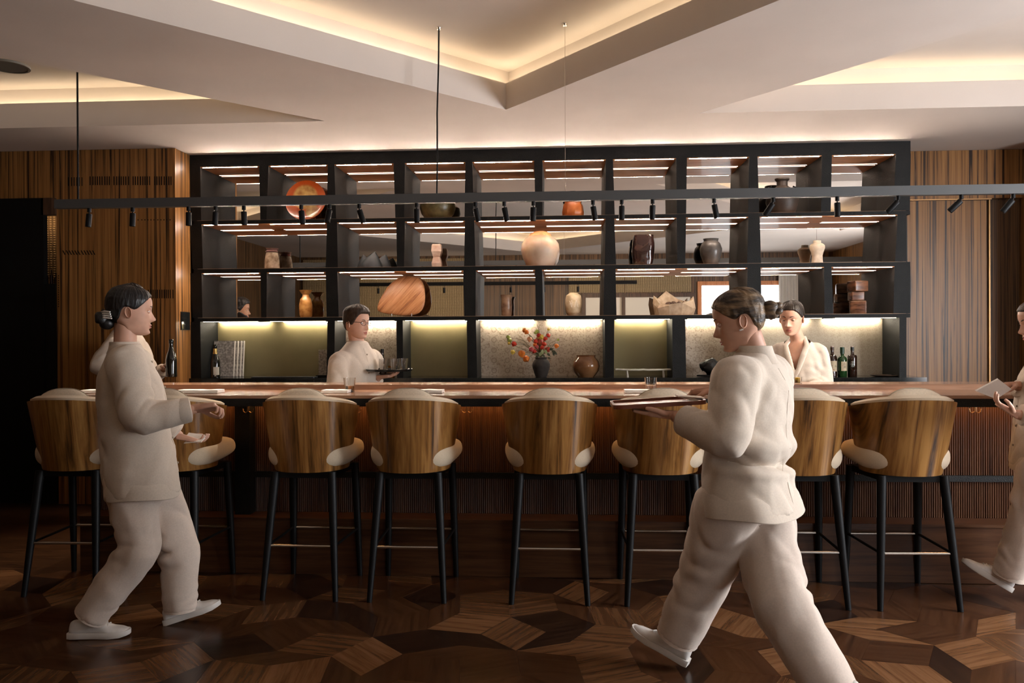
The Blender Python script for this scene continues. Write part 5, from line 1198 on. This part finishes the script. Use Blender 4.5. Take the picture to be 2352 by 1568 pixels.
    hb_ = MB(); c0_, a0_, b0_ = rows[0]; c1_, a1_, b1_ = rows[1]; ud = (Vector(c1_)-Vector(c0_)).normalized(); Hr = []
    for dz, k_ in ((.080, .96), (.055, 1.008), (.02, 1.03), (-.010, 1.035), (-.014, 1.02), (-.008, 1.0), (.03, .96)):
        cc_ = Vector(c0_)+ud*dz; Hr.append([cc_+lat*(a0_*k_*math.copysign(abs(math.cos(q_))**.85, math.cos(q_))*(1+.018*math.sin(5*q_+1)))+fwd*(b0_*k_*math.copysign(abs(math.sin(q_))**.85, math.sin(q_))*(1+.018*math.sin(4*q_)))+Vector((0, 0, .006*math.sin(3*q_+st.get('seed', 1)))) for q_ in (2*PI*i/56 for i in range(56))])
    obj('hem', hb_.rings(Hr, False), jm, jo)
    if 'vneck' in st:      # shawl collar along the crossed opening
        cl = MB(); zb, w0 = st['vneck']
        for s in (1, -1):
            pts = []
            for q in range(13):
                u = q/12; x = s*(.014+w0*u)*(1 if u < .75 else 1-.62*(u-.75)/.25); pts.append(nk+lat*x+fwd*(interp([(0, .128), (.5, .112), (.75, .082), (.9, .03), (1, -.045)], u)[0])+Vector((0, 0, -zb+(zb+.034)*u)))
            cl.tube([pts[0]-lat*(s*.03)-Vector((0, 0, .05))]+pts, [.012]+[.016+.006*math.sin(PI*q/12) for q in range(13)], 10, 0, True, .45, fwd)
        obj('collar', fuse(cl, .005, 4), jm, jo)
    else:
        cl = MB(); cr = st.get('collar', (.072, .045)); rs = []
        ax = (nb-nk).normalized(); cc = nk-ax*.015-fwd*.004
        for (dz, r_) in ((-.02, cr[0]*1.12), (0, cr[0]), (cr[1]*.5, cr[0]*.95), (cr[1], cr[0]*.93), (cr[1]+.002, cr[0]*.89), (cr[1]*.5, cr[0]*.88), (.0, cr[0]*.9)):
            rs.append([cc+ax*dz+lat*(r_*math.cos(q))+fwd*(r_*1.05*math.sin(q)) for q in (2*PI*i/30 for i in range(30))])
        obj('collar', cl.rings(rs, False), jm, jo)
        if st.get('placket', True):
            from mathutils.bvhtree import BVHTree
            bv = BVHTree.FromPolygons([Vector(v)+base for v in jo_raw(jo)], [tuple(p.vertices) for p in jo.data.polygons])
            pk = []; bt_ = MB()
            for q in range(15):
                f_ = .94-.98*q/14; o_ = sp(f_)+lat*.012+fwd*.5; hit = bv.ray_cast(o_, -fwd)
                if hit[0] is not None: pk.append(hit[0]-fwd*.002)
            if len(pk) > 3:
                pl = MB().tube(pk, .017, 8, 0, True, .22, fwd); po = obj('placket', pl, jm, jo)
                for q in pk[1::3]: obj('button', MB().ball(q+fwd*.005, .0062, 8), M['button'], jo)
    if st.get('seams'):
        from mathutils.bvhtree import BVHTree
        bv2 = BVHTree.FromPolygons([Vector(v)+base for v in jo_raw(jo)], [tuple(p.vertices) for p in jo.data.polygons])
        def trace(starts, d):
            o_ = []
            for q in starts:
                h_ = bv2.ray_cast(q-d*.6, d)
                if h_[0] is not None: o_.append(h_[0]-d*.0005)
            return o_
        for starts, d in (([sp(.90-.0875*i) for i in range(13)], fwd),):
            t_ = trace(starts, d)
            if len(t_) > 3: obj('seam', MB().tube(t_, .0011, 6), jm, jo)
    for k in 'LR':      # cuffs
        cu = wr_[k]+(el[k]-wr_[k]).normalized()*st.get('cuff', .03); d_ = (el[k]-wr_[k]).normalized(); r_ = .050*st.get('sleeve', 1)
        obj('cuff', MB().tube([cu-d_*.004, cu, cu+d_*.03, cu+d_*.05], [r_*.86, r_*1.03, r_*1.09, r_*1.02], 24), jm, jo)
    # ---- trousers
    if st.get('legs', True):
        tr_ = MB(); tw = st.get('leg', (.105, .085, .078))
        ell(tr_, [(sp(-.28), .12*g, .09*g), (sp(-.15), .175*g, .125*g), (sp(.0), .172*g, .122*g), (sp(.12), .155*g, .11*g)], lat, fwd)
        for k in 'LR':
            lowr = an[k]+(an[k]-kn[k]).normalized()*st.get('drop', .02)
            limb(tr_, [pel.lerp(hp[k], .8)+Vector((0, 0, .02)), hp[k], hp[k].lerp(kn[k], .5), kn[k], kn[k].lerp(lowr, .55), lowr], [.10*g, tw[0]*1.06, tw[0]*.95, tw[1], (tw[1]+tw[2])/2, tw[2]], 20, 1.0)
        tr_ = fuse(tr_, .009, 7)
        for k in 'LR':
            u1, u2 = (kn[k]-hp[k]).normalized(), (an[k]-kn[k]).normalized(); ax = u1+u2; fold_rings(tr_, kn[k], ax, .017, .085, .18, u2-u1+lat*.1); fold_rings(tr_, an[k]-(an[k]-kn[k])*.16, (an[k]-kn[k]), .010, .060, .10, fwd+lat*.4, fwd)
            fold_rings(tr_, hp[k].lerp(kn[k], .35), lat+fwd*.3, .009, .10, .26, None, (kn[k]-hp[k])*1.2)
        wrinkle(tr_, st.get('wrt', .006)*1.6, 6.0, an['L']-hp['L'], st.get('seed', 1)+5)
        to_ = obj('trousers', tr_, M['linen_trouser'], t)
        for k in 'LR':
            d_ = (kn[k]-an[k]).normalized(); e0_ = an[k]+(an[k]-kn[k]).normalized()*st.get('drop', .02); hr = tw[2]
            obj('hem', MB().tube([e0_+d_*.06, e0_+d_*.03, e0_-d_*.006, e0_-d_*.012, e0_-d_*.006, e0_+d_*.03], [hr*.96, hr*1.01, hr*1.03, hr*1.0, hr*.96, hr*.92], 24, 0, False), M['linen_trouser'], to_)
        for k in 'LR':
            if 'foot'+k in J: shoe(t, *J['foot'+k])
    return t
def jo_raw(o): return [v.co for v in o.data.vertices]

Z3 = Vector((0, 0, 1))
# --- server striding right with a white card
f = Vector((.88, .47, 0)).normalized(); r_ = Vector((f.y, -f.x, 0))
J = dict(tf=f, pel=P(322, 1075, 3.74), neck=P(288, 795, 3.72), head=P(300, 713, 3.73), hf=(.85, .50, -.07), hu=(.0, 0, 1))
J['sR'] = P(290, 836, 3.56); J['sL'] = P(308, 836, 3.88); J['eR'] = P(318, 962, 3.50); J['wR'] = P(452, 938, 3.62)
J['eL'] = P(352, 955, 3.95); J['wL'] = P(415, 1003, 3.99)
J['handR'] = ((1, .25, .10), (.1, -.35, -1), .75, .8, .1, .95); J['handL'] = ((.9, .3, -.30), (-.2, .1, 1), .55, .7, .1, .95)
J['hR'] = P(300, 1105, 3.66); J['hL'] = P(350, 1105, 3.83); J['kR'] = P(318, 1262, 3.66); J['kL'] = P(412, 1262, 3.86)
J['aR'] = P(215, 1405, 3.64); J['aL'] = P(415, 1388, 3.86)
J['footR'] = (P(160, 1466, 3.64)+Vector((0, 0, .006)), (.95, .18, -.02), (0, 0, 1)); J['footL'] = (P(380, 1436, 3.85)+Vector((0, 0, .003)), (.92, .28, .26), (-.26, 0, 1))
srv = person('person', 'dark-haired server with a low bun striding past the stools, white card in hand', J,
       dict(cut='bun', hair='hair_black', bun=(0, -.118, -.045), wisps=(((0, -.098, -.07), .034, (1, 1, .9)),), skin='skin', hem=-.19, girth=1.0, ease=1.07, depth=1.06, sleeve=1.12, leg=(.106, .090, .076), seed=2, collar=(.068, .035), wr=.0065))
hc = frame(J['head'], J['hf'], J['hu']); cl = MB()
for k in range(4): cl.tube([hc @ Vector((.058, -.088+.003*k, -.016-.010*k)), hc @ Vector((.040, -.112, -.014-.010*k)), hc @ Vector((.012, -.124, -.018-.010*k))], .0042, 8)
obj('hair_clip', cl, M['white_clip'], srv)
cd = MB(); q = P(447, 1009, 4.0)
for k, (a, dz) in enumerate(((.12, .010), (-.10, -.004))):
    cd.box(q.x-.045, q.x+.050, q.y-.03, q.y+.03, q.z+dz-.0015, q.z+dz+.0015, 0, Matrix.Rotation(a, 3, 'Y') @ Matrix.Rotation(.55-.3*k, 3, 'X'))
tag(obj('folded_card', cd, M['napkin'], None, False), 'small folded white card held low by the dark-haired server', 'card')

# --- server in the foreground walking left with a tray
f = Vector((-.82, .57, 0)).normalized()
J = dict(tf=f, pel=P(1712, 1105, 3.20), neck=P(1733, 815, 3.22), head=P(1697, 733, 3.22), hf=(-.95, .20, -.30), hu=(-.28, .05, 1))
J['sL'] = P(1692, 872, 3.05); J['sR'] = P(1770, 858, 3.38); J['eL'] = P(1672, 1008, 2.94); J['wL'] = P(1545, 953, 3.14)
J['eR'] = P(1742, 960, 3.50); J['wR'] = P(1634, 896, 3.48)
J['handL'] = ((-.97, .28, .075), (0, 0, 1), .06, .15, .1, .95); J['handR'] = ((-.95, .1, -.15), (-.1, -.2, -1), .8, .7, .1, .95)
J['hL'] = P(1672, 1160, 3.15); J['hR'] = P(1742, 1165, 3.27); J['kL'] = P(1618, 1322, 3.30); J['kR'] = P(1790, 1375, 3.05)
J['aL'] = P(1549, 1478, 3.40); J['aR'] = P(1948, 1655, 2.95)
J['footL'] = (P(1577, 1530, 3.43)+Vector((0, 0, .004)), (-.86, .42, .38), (.36, -.1, 1)); J['footR'] = (P(1962, 1600, 2.96)+Vector((0, 0, .09)), (-.80, .50, -.42), (-.3, .2, 1))
# keep the trailing foot on the floor: toe down, heel raised
J['footR'] = (Vector((J['aR'].x+.05, J['aR'].y-.04, .115)), (-.80, .46, -.38), (-.32, .2, .9))
per = person('person', 'server with streaked hair in a bun striding past in the foreground, carrying a red-brown tray', J,
       dict(cut='bun', hair='hair_streak', bun=(0, -.125, -.002), wisps=(((.006, -.150, .006), .020, (1, 1.3, .8)), ((-.008, -.148, -.016), .018, (1, 1.2, .8))), skin='skin2', hem=-.20, girth=1.02, ease=1.06, sleeve=1.16, leg=(.122, .108, .088), drop=-.045, seams=True, blouse=.026, seed=4,
            collar=(.074, .052), wr=.007, wfold=.012, flare=(.03, -.02, 0), placket=False, lids=.4, brow='hair_brown', cuff=.06))
F_ = frame(J['head'], J['hf'], J['hu']); obj('earring', MB().tube([F_ @ Vector((-.078, -.004, -.043)), F_ @ Vector((-.080, .012, -.042))], .0030, 8), M['white_clip'], per)
pk = MB(); c_ = P(1617, 1160, 3.02); pk.tube([c_+Vector((0, 0, .02)), c_-Vector((0, 0, .05))], [.004, .004], 8, 0, True, .4)
# tray with folded napkin
q = P(1508, 924, 3.26); ty = thing('serving_tray', 'thin red-brown tray balanced on the hand of the foreground server', 'tray', (q.x, q.y, q.z-.008))
tw_ = wood('tray_lacquer', (.10, .028, .015), (.16, .045, .025), (.21, .065, .04), sc=(3, 30, 30), rough=.3, mixxy=False)
rt_ = Matrix.Rotation(-.06, 3, 'Y')
def rot(mb): mb.v = [tuple(rt_ @ (Vector(v)-q)+q) for v in mb.v]; return mb
obj('tray_base', rot(MB().prism(rrect(q.x, q.y, .175, .125, .03), q.z-.007, q.z-.001)), tw_, ty, False)
o1, o2 = rrect(q.x, q.y, .182, .132, .036), rrect(q.x, q.y, .172, .122, .028); rm = MB()
rm.rings([[(*a, q.z-.007) for a in o1], [(*a, q.z+.009) for a in o1], [(*a, q.z+.009) for a in o2], [(*a, q.z-.001) for a in o2]], False)
obj('tray_rim', rot(rm), tw_, ty, False)
nb_ = MB(); 
for k in range(3): nb_.box(q.x+.10-.01*k, q.x+.185, q.y-.05, q.y+.05, q.z+.010+.006*k, q.z+.014+.006*k, 0, Matrix.Rotation(.25-.09*k, 3, 'Y'))
tag(obj('folded_napkin', nb_, M['napkin'], None, False), 'white folded napkin lying on the red-brown serving tray', 'napkin')

# --- bartender with spectacles carrying glasses
f = Vector((.90, -.43, 0)).normalized()
J = dict(tf=f, pel=P(806, 985, 5.85), neck=P(820, 788, 5.84), head=P(819, 741, 5.82), hf=(.90, -.42, -.06))
J['sR'] = P(780, 832, 5.68); J['sL'] = P(857, 826, 6.02); J['eR'] = P(772, 905, 5.62); J['wR'] = P(830, 905, 5.56)
J['eL'] = P(838, 892, 6.0); J['wL'] = P(872, 866, 5.88); J['handL'] = ((.95, -.15, .12), (0, 0, 1), .2, .2, .1, .95); J['handR'] = ((.9, -.3, -.2), (0, 0, -1), .6, .5, .1, .9)
pv = J['pel']
for k, s in (('L', -1), ('R', 1)):
    o = f.cross(Z3)*(s*.09); J['h'+k] = pv+o-Z3*.06; J['k'+k] = Vector((pv.x+o.x+.02, pv.y+o.y, .50)); J['a'+k] = Vector((pv.x+o.x, pv.y+o.y, .09)); J['foot'+k] = (Vector((pv.x+o.x-.06, pv.y+o.y, .001)), f)
person('person', 'young bartender in spectacles behind the bar, carrying a black tray of glasses', J,
       dict(cut='man', hair='hair_brown', skin='skin', glasses=True, hem=-.2, girth=1.02, ease=1.04, leg=(.10, .08, .075), seed=7, collar=(.070, .032), nk=1.08, top='linen'))
q = P(893, 852, 5.84); bt = thing('serving_tray', 'round black tray on the raised hand of the bartender in spectacles', 'tray', (q.x, q.y, q.z))
obj('tray_base', MB().lathe([(0, 0), (.165, 0), (.168, .004), (0, .004)], q, 36), M['black_gloss'], bt)
obj('tray_rim', MB().lathe([(.165, 0), (.180, .016), (.177, .018), (.163, .004)], q, 36, cap=False), M['black_gloss'], bt)
for k, (dx, dy, lab) in enumerate(((-.035, -.01, 'clear tumbler on the black tray, nearest the bartender who holds it'), (.055, -.03, 'clear tumbler in the middle of the black tray'), (.10, .06, 'clear tumbler at the far rim of the black tray'))):
    tag(obj('tumbler', tumbler(MB(), (q.x+dx, q.y+dy, q.z+.0045), .029, .035, .088), M['glass']), lab, 'glass', 'glasses on the black tray')

# --- woman bartender in a wrap top
f = Vector((-.42, -.90, 0)).normalized()
J = dict(tf=f, pel=P(1838, 985, 5.80), neck=P(1833, 784, 5.78), head=P(1818, 730, 5.72), hf=(-.50, -.84, -.20), hu=(-.05, -.1, 1))
J['sL'] = P(1880, 810, 5.74); J['sR'] = P(1788, 808, 5.86); J['eL'] = P(1893, 880, 5.72); J['wL'] = P(1852, 897, 5.56); J['eR'] = P(1776, 884, 5.80); J['wR'] = P(1800, 905, 5.58)
J['handL'] = ((-.7, -.6, -.25), (0, 0, -1), .5, .5, .1, .9); J['handR'] = ((.3, -.8, -.3), (0, 0, -1), .5, .5, .1, .9)
pv = J['pel']
for k, s in (('L', -1), ('R', 1)):
    o = f.cross(Z3)*(s*.085); J['h'+k] = pv+o-Z3*.06; J['k'+k] = Vector((pv.x+o.x, pv.y+o.y-.02, .50)); J['a'+k] = Vector((pv.x+o.x, pv.y+o.y, .09)); J['foot'+k] = (Vector((pv.x+o.x-f.x*.07, pv.y+o.y-f.y*.07, .001)), f)
person('person', 'woman with hair drawn back behind the bar, in an ivory wrap top with shawl collar', J,
       dict(cut='bun', hair='hair_dark', bun=(0, -.110, -.03), skin='skin', hem=-.15, girth=.90, ease=1.0, waist=.150, leg=(.095, .078, .072), seed=9, top='knit', vneck=(.215, .078), lids=.42, gaze=-.15, nk=.92, sleeve=.94, wr=.004))

# --- bartender lifting a bottle, mostly hidden by the nearer server but seen in the mirror
f = Vector((.97, -.22, 0)).normalized()
J = dict(tf=f, pel=P(288, 985, 6.18), neck=P(290, 805, 6.18), head=P(300, 735, 6.18), hf=(.97, -.16, -.08))
J['head'].z = 1.735; J['neck'].z = 1.51
J['sR'] = P(262, 795, 6.02); J['sL'] = P(318, 800, 6.34); J['eR'] = P(226, 842, 5.98); J['wR'] = P(300, 862, 5.92); J['eL'] = P(350, 868, 6.32); J['wL'] = P(378, 846, 6.20)
J['handL'] = ((.75, -.45, .25), (.4, -.6, -.4), .9, .8, .1, .95); J['handR'] = ((.9, -.2, -.2), (0, 0, -1), .6, .5, .1, .9)
pv = J['pel']
for k, s in (('L', -1), ('R', 1)):
    o = f.cross(Z3)*(s*.09); J['h'+k] = pv+o-Z3*.06; J['k'+k] = Vector((pv.x+o.x+.02, pv.y+o.y, .50)); J['a'+k] = Vector((pv.x+o.x, pv.y+o.y, .09)); J['foot'+k] = (Vector((pv.x+o.x-.06, pv.y+o.y, .001)), f)
person('person', 'bearded bartender lifting a dark wine bottle, hidden behind the server with the white card', J,
       dict(cut='man', hair='hair_black', beard=True, skin='skin3', hem=-.2, leg=(.10, .08, .075), seed=11, collar=(.070, .035), nk=1.08))

# --- server at the right edge of the picture
f = Vector((-.98, .15, 0)).normalized()
J = dict(tf=f, pel=P(2402, 1030, 4.32), neck=P(2412, 815, 4.30), head=P(2389, 738, 4.28), hf=(-.97, .1, -.2))
J['sL'] = P(2398, 850, 4.13); J['sR'] = P(2412, 850, 4.46); J['eL'] = P(2408, 960, 4.02); J['wL'] = P(2330, 950, 4.04); J['eR'] = P(2418, 945, 4.46); J['wR'] = P(2334, 884, 4.32)
J['handL'] = ((-.75, .1, .5), (.1, -.1, 1), .45, .5, .1, .92); J['handR'] = ((-.95, -.1, -.05), (.1, -.3, -1), .55, .8, .1, .92)
J['hL'] = P(2395, 1080, 4.24); J['hR'] = P(2412, 1080, 4.40); J['kL'] = P(2362, 1205, 4.30); J['kR'] = P(2440, 1215, 4.36)
J['aL'] = P(2322, 1312, 4.36); J['aR'] = P(2490, 1310, 4.36)
J['footL'] = (P(2318, 1363, 4.40)+Vector((0, 0, .012)), (-.82, .12, .48), (.45, 0, 1)); J['footR'] = (Vector((J['aR'].x+.04, J['aR'].y, .10)), (-.9, .1, -.36), (-.3, 0, .9))
person('person', 'server walking in at the edge of the room beyond the last stool, folding a napkin', J,
       dict(cut='bun', hair='hair_brown', skin='skin', hem=-.2, leg=(.11, .09, .082), seed=13, collar=(.070, .04), top='linen'))
q = P(2284, 898, 4.20); nk_ = MB(); a = Vector((-.085, 0, .0)); 
pts = [q+Vector(v) for v in ((-.090, 0, .0), (.01, -.02, .062), (.085, .0, .010), (.02, .02, -.042))]
nk_.add([tuple(p) for p in pts]+[tuple(p+Vector((0, .012, .004))) for p in pts], [(0, 1, 2, 3), (7, 6, 5, 4), (0, 4, 5, 1), (1, 5, 6, 2), (2, 6, 7, 3), (3, 7, 4, 0)])
tag(obj('folded_napkin', nk_, M['napkin'], None, False), 'white napkin being folded in the hands of the server at the room edge', 'napkin')
